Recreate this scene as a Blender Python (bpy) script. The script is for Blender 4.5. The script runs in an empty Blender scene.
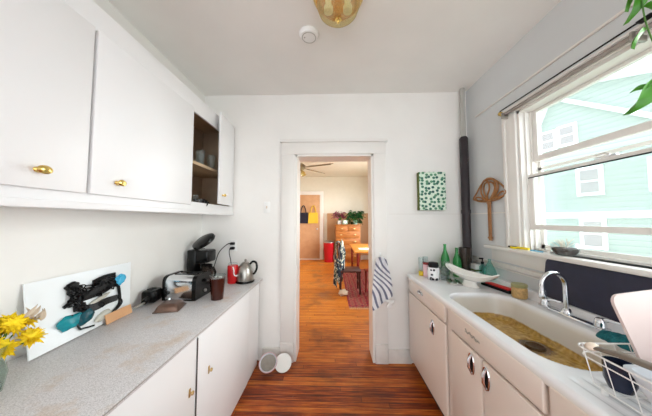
import bpy, bmesh, math, random
from mathutils import Vector, Matrix, noise
random.seed(7)
C = bpy.context.scene.collection
SC = bpy.context.scene
PI = math.pi
V = Vector
# ------------------------------------------------------------------ camera, world, light, exposure
cam_d = bpy.data.cameras.new('camera'); cam = bpy.data.objects.new('camera', cam_d); C.objects.link(cam)
cam.location = (0, 0, 1.5)
cam.rotation_euler = (math.radians(90+2.95), 0, math.radians(1.5))
cam_d.sensor_width = 36; cam_d.lens = 36*225/652; cam_d.clip_start = .02; cam_d.clip_end = 200
SC.camera = cam
w = bpy.data.worlds.new('world'); SC.world = w; w.use_nodes = True
bg = w.node_tree.nodes['Background']; bg.inputs[0].default_value = (.89, .95, 1, 1); bg.inputs[1].default_value = 1.6
sun_d = bpy.data.lights.new('sun', 'SUN'); sun = bpy.data.objects.new('sun', sun_d); C.objects.link(sun)
sun_d.energy = 3.6; sun_d.angle = math.radians(55); sun_d.color = (1, .97, .93)
sun.location = (6, 0, 6); sun.rotation_euler = V((-.9, .25, -.2)).to_track_quat('-Z', 'Y').to_euler()
SC.view_settings.view_transform = 'Standard'; SC.view_settings.look = 'None'
SC.view_settings.gamma = 1; SC.view_settings.use_curve_mapping = False
SC.view_settings.exposure = 1.2
SC.cycles.max_bounces = 12; SC.cycles.diffuse_bounces = 7

ad = bpy.data.lights.new('far_room_fill_light', 'AREA'); al = bpy.data.objects.new('far_room_fill_light', ad); C.objects.link(al)
ad.shape = 'RECTANGLE'; ad.size = 4.4; ad.size_y = 1.9; ad.energy = 60; ad.color = (1, .98, .95)
al.location = (1.72, 5.7, 1.75); al.rotation_euler = (0, PI/2, 0)      # added fill lamp outside the unseen side windows, brightens the room beyond

# ------------------------------------------------------------------ materials
def srgb(r, g, b):
    f = lambda c: (c/255/12.92 if c/255 <= .04045 else ((c/255+.055)/1.055)**2.4)
    return (f(r), f(g), f(b), 1)
def mat(name, col, rough=.5, metal=0, trans=0, ior=1.45, alpha=1, var=.0, scale=8, bump=0, bscale=60, spec=.5, coat=0):
    m = bpy.data.materials.new(name); m.use_nodes = True
    nt = m.node_tree; b = nt.nodes['Principled BSDF']
    c = srgb(*col); b.inputs['Base Color'].default_value = c
    b.inputs['Roughness'].default_value = rough; b.inputs['Metallic'].default_value = metal
    b.inputs['Transmission Weight'].default_value = trans; b.inputs['IOR'].default_value = ior
    b.inputs['Alpha'].default_value = alpha; b.inputs['Specular IOR Level'].default_value = spec
    b.inputs['Coat Weight'].default_value = coat
    tc = nt.nodes.new('ShaderNodeTexCoord')
    n = nt.nodes.new('ShaderNodeTexNoise'); n.inputs['Scale'].default_value = scale; n.inputs['Detail'].default_value = 5
    nt.links.new(tc.outputs['Object'], n.inputs['Vector'])
    r = nt.nodes.new('ShaderNodeValToRGB')
    lo = tuple(max(0, v*(1-var)) for v in c[:3])+(1,); hi = tuple(min(1, v*(1+var*.6)) for v in c[:3])+(1,)
    r.color_ramp.elements[0].position = .3; r.color_ramp.elements[1].position = .7
    r.color_ramp.elements[0].color = lo; r.color_ramp.elements[1].color = hi
    nt.links.new(n.outputs['Fac'], r.inputs['Fac']); nt.links.new(r.outputs['Color'], b.inputs['Base Color'])
    if bump:
        n2 = nt.nodes.new('ShaderNodeTexNoise'); n2.inputs['Scale'].default_value = bscale; n2.inputs['Detail'].default_value = 4
        bp = nt.nodes.new('ShaderNodeBump'); bp.inputs['Strength'].default_value = bump; bp.inputs['Distance'].default_value = .01
        nt.links.new(tc.outputs['Object'], n2.inputs['Vector']); nt.links.new(n2.outputs['Fac'], bp.inputs['Height'])
        nt.links.new(bp.outputs['Normal'], b.inputs['Normal'])
    return m
def thin_glass(name, col=(255, 255, 255), gloss=.06, opacity=0.0, ocol=None):
    m = bpy.data.materials.new(name); m.use_nodes = True; nt = m.node_tree; nt.nodes.clear()
    out = nt.nodes.new('ShaderNodeOutputMaterial'); t = nt.nodes.new('ShaderNodeBsdfTransparent'); g = nt.nodes.new('ShaderNodeBsdfGlossy')
    t.inputs[0].default_value = srgb(*col); g.inputs['Roughness'].default_value = .03
    lw = nt.nodes.new('ShaderNodeLayerWeight'); lw.inputs[0].default_value = .25
    mr = nt.nodes.new('ShaderNodeMath'); mr.operation = 'MULTIPLY_ADD'; mr.inputs[1].default_value = .14; mr.inputs[2].default_value = gloss
    nt.links.new(lw.outputs['Facing'], mr.inputs[0])
    mx = nt.nodes.new('ShaderNodeMixShader'); nt.links.new(mr.outputs[0], mx.inputs[0]); nt.links.new(t.outputs[0], mx.inputs[1]); nt.links.new(g.outputs[0], mx.inputs[2])
    last = mx
    if opacity:
        d = nt.nodes.new('ShaderNodeBsdfDiffuse'); d.inputs[0].default_value = srgb(*(ocol or col))
        m2 = nt.nodes.new('ShaderNodeMixShader'); m2.inputs[0].default_value = opacity
        nt.links.new(mx.outputs[0], m2.inputs[1]); nt.links.new(d.outputs[0], m2.inputs[2]); last = m2
    nt.links.new(last.outputs[0], out.inputs[0]); return m
def N(nt, t, **k):
    n = nt.nodes.new(t)
    for a, v in k.items():
        if a.startswith('_'): setattr(n, a[1:], v)
        else: n.inputs[a.replace('_', ' ')].default_value = v
    return n
def ramp(nt, stops, src, interp='LINEAR'):
    r = nt.nodes.new('ShaderNodeValToRGB'); cr = r.color_ramp; cr.interpolation = interp
    while len(cr.elements) < len(stops): cr.elements.new(.5)
    for e, (p, c) in zip(cr.elements, stops): e.position = p; e.color = c
    nt.links.new(src, r.inputs['Fac']); return r
def mixc(nt, fac, a, b, mode='MIX'):
    m = nt.nodes.new('ShaderNodeMix'); m.data_type = 'RGBA'; m.blend_type = mode
    for s, v in ((0, fac), (6, a), (7, b)):
        if hasattr(v, 'is_linked') or isinstance(v, bpy.types.NodeSocket): nt.links.new(v, m.inputs[s])
        else: m.inputs[s].default_value = v
    return m.outputs[2]
W1 = (1, 1, 1, 1); K1 = (0, 0, 0, 1)

def floor_mat():
    m = bpy.data.materials.new('worn_floorboards'); m.use_nodes = True; nt = m.node_tree; b = nt.nodes['Principled BSDF']; L = nt.links.new
    tc = N(nt, 'ShaderNodeTexCoord'); sp = N(nt, 'ShaderNodeSeparateXYZ'); L(tc.outputs['Object'], sp.inputs[0])
    br = N(nt, 'ShaderNodeTexBrick', Scale=1.0, Mortar_Size=.0028, Mortar_Smooth=.3, Bias=0.0, Brick_Width=1.9, Row_Height=.057)
    br.offset = 0
    br.inputs['Color1'].default_value = K1; br.inputs['Color2'].default_value = W1; br.inputs['Mortar'].default_value = (.5, .5, .5, 1)
    ry = N(nt, 'ShaderNodeMath', _operation='DIVIDE'); L(sp.outputs['Y'], ry.inputs[0]); ry.inputs[1].default_value = .057
    fl_ = N(nt, 'ShaderNodeMath', _operation='FLOOR'); L(ry.outputs[0], fl_.inputs[0])
    wn_ = N(nt, 'ShaderNodeTexWhiteNoise', _noise_dimensions='1D'); L(fl_.outputs[0], wn_.inputs['W'])
    ad_ = N(nt, 'ShaderNodeMath', _operation='MULTIPLY_ADD'); L(wn_.outputs['Value'], ad_.inputs[0]); ad_.inputs[1].default_value = 40.0; L(sp.outputs['X'], ad_.inputs[2])
    cb_ = N(nt, 'ShaderNodeCombineXYZ'); L(ad_.outputs[0], cb_.inputs[0]); L(sp.outputs['Y'], cb_.inputs[1]); L(cb_.outputs[0], br.inputs['Vector'])
    mp = N(nt, 'ShaderNodeMapping'); mp.inputs['Scale'].default_value = (1.6, 26, 1); L(tc.outputs['Object'], mp.inputs[0])
    gr = N(nt, 'ShaderNodeTexNoise', Scale=2.2, Detail=8.0, Roughness=.65); L(mp.outputs[0], gr.inputs['Vector'])
    big = N(nt, 'ShaderNodeTexNoise', Scale=1.9, Detail=5.0, Roughness=.6); L(tc.outputs['Object'], big.inputs['Vector'])
    # tone = board + grain
    a = N(nt, 'ShaderNodeMath', _operation='MULTIPLY_ADD'); L(br.outputs['Color'], a.inputs[0]); a.inputs[1].default_value = .17; L(gr.outputs['Fac'], a.inputs[2])
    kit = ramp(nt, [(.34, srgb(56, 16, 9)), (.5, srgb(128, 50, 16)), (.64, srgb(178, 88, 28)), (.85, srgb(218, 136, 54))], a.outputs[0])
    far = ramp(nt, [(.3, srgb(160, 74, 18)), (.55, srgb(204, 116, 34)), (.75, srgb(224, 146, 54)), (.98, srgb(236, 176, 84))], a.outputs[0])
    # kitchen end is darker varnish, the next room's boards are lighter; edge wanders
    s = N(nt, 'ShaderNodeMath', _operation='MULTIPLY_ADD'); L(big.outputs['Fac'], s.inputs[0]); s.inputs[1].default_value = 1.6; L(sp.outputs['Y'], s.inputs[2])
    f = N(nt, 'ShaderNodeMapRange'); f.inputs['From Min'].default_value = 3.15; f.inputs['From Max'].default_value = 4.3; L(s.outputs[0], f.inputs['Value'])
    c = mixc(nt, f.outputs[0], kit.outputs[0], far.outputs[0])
    # worn pale scuffs in the middle of the walkway, dark stains elsewhere
    sc = N(nt, 'ShaderNodeTexNoise', Scale=34.0, Detail=4.0, Roughness=.7); L(tc.outputs['Object'], sc.inputs['Vector'])
    sr = ramp(nt, [(.63, K1), (.72, W1)], sc.outputs['Fac'])
    br2 = ramp(nt, [(.46, K1), (.64, W1)], big.outputs['Fac'])
    mm = N(nt, 'ShaderNodeMath', _operation='MULTIPLY'); L(sr.outputs[0], mm.inputs[0]); L(br2.outputs[0], mm.inputs[1])
    m3 = N(nt, 'ShaderNodeMath', _operation='MULTIPLY'); L(mm.outputs[0], m3.inputs[0]); m3.inputs[1].default_value = .5
    c = mixc(nt, m3.outputs[0], c, srgb(176, 140, 104))
    dk = ramp(nt, [(.36, W1), (.5, K1)], big.outputs['Fac'])
    m4 = N(nt, 'ShaderNodeMath', _operation='MULTIPLY'); L(dk.outputs[0], m4.inputs[0]); m4.inputs[1].default_value = .45
    c = mixc(nt, m4.outputs[0], c, srgb(66, 30, 20))
    mo = ramp(nt, [(.0, K1), (.9, W1)], br.outputs['Fac'])
    m5 = N(nt, 'ShaderNodeMath', _operation='MULTIPLY'); L(mo.outputs[0], m5.inputs[0]); m5.inputs[1].default_value = .75
    c = mixc(nt, m5.outputs[0], c, srgb(40, 18, 10))
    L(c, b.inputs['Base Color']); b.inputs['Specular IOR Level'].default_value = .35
    rr = ramp(nt, [(.3, (.3, .3, .3, 1)), (.7, (.5, .5, .5, 1))], big.outputs['Fac']); L(rr.outputs[0], b.inputs['Roughness'])
    bp = N(nt, 'ShaderNodeBump', Strength=.25, Distance=.004); bp.invert = True; L(br.outputs['Fac'], bp.inputs['Height']); L(bp.outputs[0], b.inputs['Normal'])
    return m
def laminate_mat():
    m = mat('speckled_laminate', (200, 194, 188), .42); nt = m.node_tree; b = nt.nodes['Principled BSDF']; L = nt.links.new
    tc = N(nt, 'ShaderNodeTexCoord')
    n1 = N(nt, 'ShaderNodeTexNoise', Scale=260.0, Detail=2.0); n2 = N(nt, 'ShaderNodeTexNoise', Scale=5.5, Detail=6.0, Roughness=.65)
    L(tc.outputs['Object'], n1.inputs['Vector']); L(tc.outputs['Object'], n2.inputs['Vector'])
    r1 = ramp(nt, [(.3, srgb(176, 174, 175)), (.5, srgb(206, 204, 205)), (.7, srgb(222, 221, 222))], n1.outputs['Fac'])
    r2 = ramp(nt, [(.55, K1), (.7, (.4, .4, .4, 1))], n2.outputs['Fac'])
    c = mixc(nt, r2.outputs[0], r1.outputs[0], srgb(186, 150, 104))
    L(c, b.inputs['Base Color']); return m
def sink_mat():
    m = mat('white_enamel_with_stain', (238, 238, 240), .16, coat=.3); nt = m.node_tree; b = nt.nodes['Principled BSDF']; L = nt.links.new
    tc = N(nt, 'ShaderNodeTexCoord'); sp = N(nt, 'ShaderNodeSeparateXYZ'); L(tc.outputs['Object'], sp.inputs[0])
    n = N(nt, 'ShaderNodeTexNoise', Scale=12.0, Detail=6.0, Roughness=.65); L(tc.outputs['Object'], n.inputs['Vector'])
    n2 = N(nt, 'ShaderNodeTexNoise', Scale=45.0, Detail=5.0); L(tc.outputs['Object'], n2.inputs['Vector'])
    # depth-limited tide mark of brown water stain
    a = N(nt, 'ShaderNodeMath', _operation='MULTIPLY_ADD'); L(n.outputs['Fac'], a.inputs[0]); a.inputs[1].default_value = .022; L(sp.outputs['Z'], a.inputs[2])
    f = N(nt, 'ShaderNodeMapRange'); f.inputs['From Min'].default_value = -.076; f.inputs['From Max'].default_value = -.084; L(a.outputs[0], f.inputs['Value'])
    st = ramp(nt, [(.3, srgb(150, 112, 42)), (.55, srgb(188, 150, 70)), (.75, srgb(204, 172, 100))], n2.outputs['Fac'])
    # grubby patch round the drain
    vd = N(nt, 'ShaderNodeVectorMath', _operation='DISTANCE'); L(tc.outputs['Object'], vd.inputs[0]); vd.inputs[1].default_value = (1.15-1.13, 1.345-1.2, .78-.9)
    a2 = N(nt, 'ShaderNodeMath', _operation='MULTIPLY_ADD'); L(n2.outputs['Fac'], a2.inputs[0]); a2.inputs[1].default_value = .03; L(vd.outputs['Value'], a2.inputs[2])
    rd = ramp(nt, [(.0, W1), (.085, W1), (.108, K1)], a2.outputs[0])
    c1 = mixc(nt, rd.outputs[0], st.outputs[0], srgb(100, 70, 28))
    # colour turns duller and warmer below the rim
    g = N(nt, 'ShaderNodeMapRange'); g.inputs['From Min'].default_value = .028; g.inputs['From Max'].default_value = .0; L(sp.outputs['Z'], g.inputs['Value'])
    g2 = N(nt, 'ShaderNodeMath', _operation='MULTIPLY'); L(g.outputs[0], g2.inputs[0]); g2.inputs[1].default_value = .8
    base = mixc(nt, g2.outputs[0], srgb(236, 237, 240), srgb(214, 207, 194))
    c = mixc(nt, f.outputs[0], base, c1); L(c, b.inputs['Base Color']); return m
def canvas_mat():
    m = mat('green_dabs', (200, 225, 205), .8); nt = m.node_tree; b = nt.nodes['Principled BSDF']; L = nt.links.new
    tc = N(nt, 'ShaderNodeTexCoord'); mp = N(nt, 'ShaderNodeMapping'); mp.inputs['Scale'].default_value = (24, 1, 27); L(tc.outputs['Object'], mp.inputs[0])
    sx = N(nt, 'ShaderNodeSeparateXYZ'); L(mp.outputs[0], sx.inputs[0]); cx = N(nt, 'ShaderNodeCombineXYZ'); L(sx.outputs['X'], cx.inputs[0]); L(sx.outputs['Z'], cx.inputs[1])
    v = N(nt, 'ShaderNodeTexVoronoi', _voronoi_dimensions='2D', Scale=1.0, Randomness=.7); L(cx.outputs[0], v.inputs['Vector'])
    f = ramp(nt, [(.33, W1), (.40, K1)], v.outputs['Distance'])
    s = N(nt, 'ShaderNodeSeparateColor'); L(v.outputs['Color'], s.inputs[0])
    g = ramp(nt, [(.0, srgb(42, 92, 84)), (.5, srgb(66, 122, 100)), (1, srgb(96, 148, 112))], s.outputs[0])
    n = N(nt, 'ShaderNodeTexNoise', Scale=60.0); L(tc.outputs['Object'], n.inputs['Vector'])
    bgc = ramp(nt, [(.3, srgb(196, 222, 200)), (.7, srgb(228, 236, 222))], n.outputs['Fac'])
    c = mixc(nt, f.outputs[0], bgc.outputs[0], g.outputs[0]); L(c, b.inputs['Base Color']); return m
def stripe_mat(name, base, line, freq, width, axis='X', rot=0.0, rough=.9):
    m = mat(name, base, rough); nt = m.node_tree; b = nt.nodes['Principled BSDF']; L = nt.links.new
    tc = N(nt, 'ShaderNodeTexCoord'); mp = N(nt, 'ShaderNodeMapping'); mp.inputs['Rotation'].default_value = (0, rot, 0); L(tc.outputs['UV' if axis == 'U' else 'Object'], mp.inputs[0])
    sp = N(nt, 'ShaderNodeSeparateXYZ'); L(mp.outputs[0], sp.inputs[0])
    a = N(nt, 'ShaderNodeMath', _operation='MULTIPLY'); L(sp.outputs['X' if axis == 'U' else axis], a.inputs[0]); a.inputs[1].default_value = freq
    fr = N(nt, 'ShaderNodeMath', _operation='FRACT'); L(a.outputs[0], fr.inputs[0])
    r = ramp(nt, [(0, K1), (width, W1), (1, W1)], fr.outputs[0], 'CONSTANT')
    c = mixc(nt, r.outputs[0], srgb(*line), srgb(*base)); L(c, b.inputs['Base Color']); return m
def siding_mat():
    m = mat('aqua_clapboard', (158, 208, 196), .7); nt = m.node_tree; b = nt.nodes['Principled BSDF']; L = nt.links.new
    tc = N(nt, 'ShaderNodeTexCoord'); sp = N(nt, 'ShaderNodeSeparateXYZ'); L(tc.outputs['Object'], sp.inputs[0])
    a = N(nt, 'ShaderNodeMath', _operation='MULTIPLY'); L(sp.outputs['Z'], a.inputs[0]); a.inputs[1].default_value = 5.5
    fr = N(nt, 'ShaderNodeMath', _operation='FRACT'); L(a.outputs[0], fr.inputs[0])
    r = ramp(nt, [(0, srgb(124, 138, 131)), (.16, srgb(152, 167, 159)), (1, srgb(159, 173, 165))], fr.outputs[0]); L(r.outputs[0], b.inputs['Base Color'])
    bp = N(nt, 'ShaderNodeBump', Strength=.6, Distance=.02); L(fr.outputs[0], bp.inputs['Height']); L(bp.outputs[0], b.inputs['Normal']); return m
def rug_mat():
    m = mat('red_rug', (120, 36, 36), .95); nt = m.node_tree; b = nt.nodes['Principled BSDF']; L = nt.links.new
    tc = N(nt, 'ShaderNodeTexCoord'); v = N(nt, 'ShaderNodeTexVoronoi', Scale=9.0, Randomness=.2); v.distance = 'MANHATTAN'; L(tc.outputs['Object'], v.inputs['Vector'])
    r = ramp(nt, [(.0, srgb(36, 32, 70)), (.25, srgb(176, 50, 48)), (.5, srgb(80, 18, 24)), (.62, srgb(206, 160, 140)), (.72, srgb(120, 30, 34))], v.outputs['Distance'], 'CONSTANT')
    L(r.outputs[0], b.inputs['Base Color']); return m
def wood_mat(name, dark, light, rough=.45, stretch=(1, 1, 8)):
    m = mat(name, light, rough); nt = m.node_tree; b = nt.nodes['Principled BSDF']; L = nt.links.new
    tc = N(nt, 'ShaderNodeTexCoord'); mp = N(nt, 'ShaderNodeMapping'); mp.inputs['Scale'].default_value = stretch; L(tc.outputs['Object'], mp.inputs[0])
    n = N(nt, 'ShaderNodeTexNoise', Scale=6.0, Detail=6.0, Distortion=.6); L(mp.outputs[0], n.inputs['Vector'])
    r = ramp(nt, [(.3, srgb(*dark)), (.7, srgb(*light))], n.outputs['Fac']); L(r.outputs[0], b.inputs['Base Color']); return m

M = dict(
 floor=floor_mat(), lam=laminate_mat(), sink=sink_mat(), canvas=canvas_mat(), siding=siding_mat(), rug=rug_mat(),
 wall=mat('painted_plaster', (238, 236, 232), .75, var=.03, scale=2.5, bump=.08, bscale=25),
 wallR=mat('backlit_wall_plaster', (210, 213, 214), .75, var=.03, scale=2.5, bump=.08, bscale=25),  # greyer than the other plaster: backlit shade put into the colour
 ceil=mat('ceiling_paint', (240, 239, 235), .85, var=.05, scale=1.5, bump=.05, bscale=18),
 trim=mat('white_trim_gloss', (232, 229, 224), .35, var=.02, scale=4),
 trimdirt=mat('scuffed_trim_paint', (226, 222, 216), .5, var=.12, scale=9),
 cab=mat('white_cabinet_paint', (233, 233, 234), .35, var=.02, scale=3),
 cream=mat('cream_enamel_steel', (224, 211, 200), .28, var=.02, scale=3, coat=.15),
 inner=mat('cabinet_interior_brown', (178, 158, 136), .7, var=.15, scale=6),
 shelfm=mat('shelf_edge_wood', (196, 172, 140), .6, var=.1, scale=10),
 toe=mat('dark_toe_kick', (54, 42, 36), .7, var=.2),
 brass=mat('brass', (232, 200, 118), .22, 1), brassd=mat('aged_brass', (212, 186, 130), .3, 1),
 chrome=mat('chrome', (225, 228, 232), .1, 1), steel=mat('brushed_steel', (172, 169, 162), .32, 1, var=.08, scale=30),
 black=mat('black_plastic', (8, 8, 9), .22, var=.1, spec=.4), mblack=mat('matt_black', (16, 15, 17), .6, spec=.3),
 iron=mat('dark_painted_pipe', (46, 40, 44), .5, var=.25, scale=14, bump=.3, bscale=30),
 greyp=mat('grey_painted_pipe', (176, 174, 168), .4, var=.05),
 white=mat('white_plastic', (238, 238, 236), .4), porc=mat('white_porcelain', (240, 239, 234), .15, coat=.4),
 red=mat('red_gloss', (196, 26, 30), .3), darkred=mat('dark_red', (120, 22, 24), .5),
 tea=mat('iced_tea', (56, 20, 11), .12), glass=thin_glass('clear_glass', (246, 250, 250), .03, .03, (235, 240, 240)),
 pane=thin_glass('window_pane', (250, 253, 253), .02, .07, (244, 250, 250)),  # small white diffuse share puts a haze over the view outside
 ggreen=mat('green_bottle_glass', (60, 178, 92), .08, trans=.6), gdark=mat('brown_smoked_glass', (66, 54, 46), .12, trans=.35),
 yellow=mat('yellow_liquid', (226, 196, 60), .15), yell=mat('yellow_petal', (252, 222, 40), .6, var=.15, scale=30),
 stem=mat('green_stem', (76, 120, 50), .6), leaf=mat('leaf_green', (78, 150, 40), .4, var=.25, scale=18),
 dleaf=mat('dark_leaf_green', (30, 84, 38), .5, var=.3, scale=14), vasew=thin_glass('vase_glass', (236, 242, 238), .06, .06, (210, 220, 214)),
 dried=mat('dried_petal', (206, 190, 170), .8), copper=mat('copper_brown_metal', (112, 88, 76), .28, .6, var=.1, scale=20),
 teal=mat('teal_plastic', (30, 158, 172), .15, trans=.3), tealt=thin_glass('pale_teal_plastic', (205, 238, 232), .04, .12, (120, 205, 190)),
 dteal=mat('dark_teal_plastic', (18, 84, 98), .15, trans=.2), lblue=mat('light_blue_plastic', (70, 176, 216), .25), clearr=mat('pale_resin', (222, 220, 208), .12, trans=.3),
 orange=mat('tan_cardboard', (214, 164, 120), .8, var=.06), sheet=mat('white_acrylic_sheet', (236, 240, 242), .15),
 navy=mat('navy_board', (38, 40, 62), .5, var=.15, scale=20), pink=mat('pale_pink_plastic', (214, 196, 192), .4),
 sponge=mat('teal_cloth', (24, 104, 112), .95, var=.3, scale=50, bump=.8, bscale=120), wire=mat('white_coated_wire', (236, 236, 234), .35),
 tub=mat('frosted_white_plastic', (222, 226, 232), .3, trans=.15), bowln=mat('navy_glaze', (34, 42, 62), .2, var=.3, scale=30),
 taupe=mat('taupe_handle', (112, 100, 88), .4), beige=mat('beige_plastic', (222, 206, 188), .5),
 wicker=mat('rattan_cane', (156, 106, 60), .5, var=.2, scale=40), olive=mat('olive_canvas_edge', (96, 108, 52), .8),
 pinkg=mat('pink_glass', (226, 190, 196), .15), dot=None, shade=mat('grey_brown_shade', (150, 140, 134), .6, var=.1),
 jar=mat('grains_in_jar', (196, 160, 104), .4, var=.3, scale=60), jarlid=mat('pale_green_lid', (156, 156, 110), .4, var=.1),
 soil=mat('dark_soil', (60, 40, 30), .9, var=.4, scale=80), bluep=mat('sky_blue_plastic', (120, 190, 220), .4),
 redp=mat('red_card', (212, 34, 34), .5), door=wood_mat('tan_door_paint', (198, 152, 112), (208, 164, 124), .5, (1, 1, 1)),
 oak=wood_mat('oak_chest', (150, 86, 36), (188, 120, 56), .45, (1, 1, 6)), table=wood_mat('orange_tabletop', (206, 122, 40), (232, 156, 66), .3, (6, 1, 1)),
 darkw=wood_mat('dark_chair_wood', (44, 20, 18), (78, 34, 26), .4), redw=wood_mat('red_brown_wood', (120, 30, 22), (156, 48, 32), .4),
 tan=mat('tan_wall_panel', (198, 158, 120), .8, var=.05, scale=3), farwall=mat('far_room_plaster', (226, 222, 208), .8, var=.02),
 fan=mat('antique_fan_blade', (138, 122, 90), .5, var=.15), bagb=mat('navy_cloth_bag', (26, 26, 44), .8), bagy=mat('yellow_cloth_bag', (226, 190, 60), .8),
 bin=mat('red_bin', (186, 26, 38), .35), flower=mat('mauve_blossom', (150, 76, 96), .8, var=.4, scale=30), pot=mat('grey_green_pot', (140, 170, 150), .4),
 jacket=None, fringe=mat('rug_fringe', (214, 196, 176), .9), paper=mat('white_paper', (240, 238, 230), .8),
 amber=thin_glass('amber_lamp_glass', (246, 238, 200), .12, .25, (226, 214, 150)), roof=mat('far_roof_shingle', (190, 194, 198), .9), ftrim=mat('facade_white_paint', (244, 246, 248), .6),
 fwin=mat('facade_window_glass', (150, 146, 146), .3), grass=mat('yard_ground', (150, 160, 140), .95, var=.2, scale=2), grime=mat('rust_drain', (70, 50, 26), .4, .5),
)
def dots():
    m = mat('black_flower_print', (236, 236, 236), .2); nt = m.node_tree; b = nt.nodes['Principled BSDF']; L = nt.links.new
    tc = N(nt, 'ShaderNodeTexCoord'); v = N(nt, 'ShaderNodeTexVoronoi', Scale=26.0, Randomness=.6); L(tc.outputs['Object'], v.inputs['Vector'])
    r = ramp(nt, [(0, srgb(200, 200, 200)), (.12, srgb(26, 28, 40)), (.46, srgb(236, 236, 236))], v.outputs['Distance'], 'CONSTANT'); L(r.outputs[0], b.inputs['Base Color']); return m
def jack():
    m = mat('patterned_jacket', (150, 160, 150), .9); nt = m.node_tree; b = nt.nodes['Principled BSDF']; L = nt.links.new
    tc = N(nt, 'ShaderNodeTexCoord'); v = N(nt, 'ShaderNodeTexNoise', Scale=9.0, Detail=2.0, Distortion=1.5); L(tc.outputs['Object'], v.inputs['Vector'])
    r = ramp(nt, [(0, srgb(30, 40, 52)), (.44, srgb(60, 84, 100)), (.52, srgb(206, 206, 186)), (.6, srgb(56, 74, 60)), (.68, srgb(24, 28, 40))], v.outputs['Fac'], 'CONSTANT'); L(r.outputs[0], b.inputs['Base Color']); return m
M['dot'] = dots(); M['jacket'] = jack()
M['towel'] = stripe_mat('striped_towel', (232, 232, 234), (112, 114, 134), 19, .38, 'U')

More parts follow.
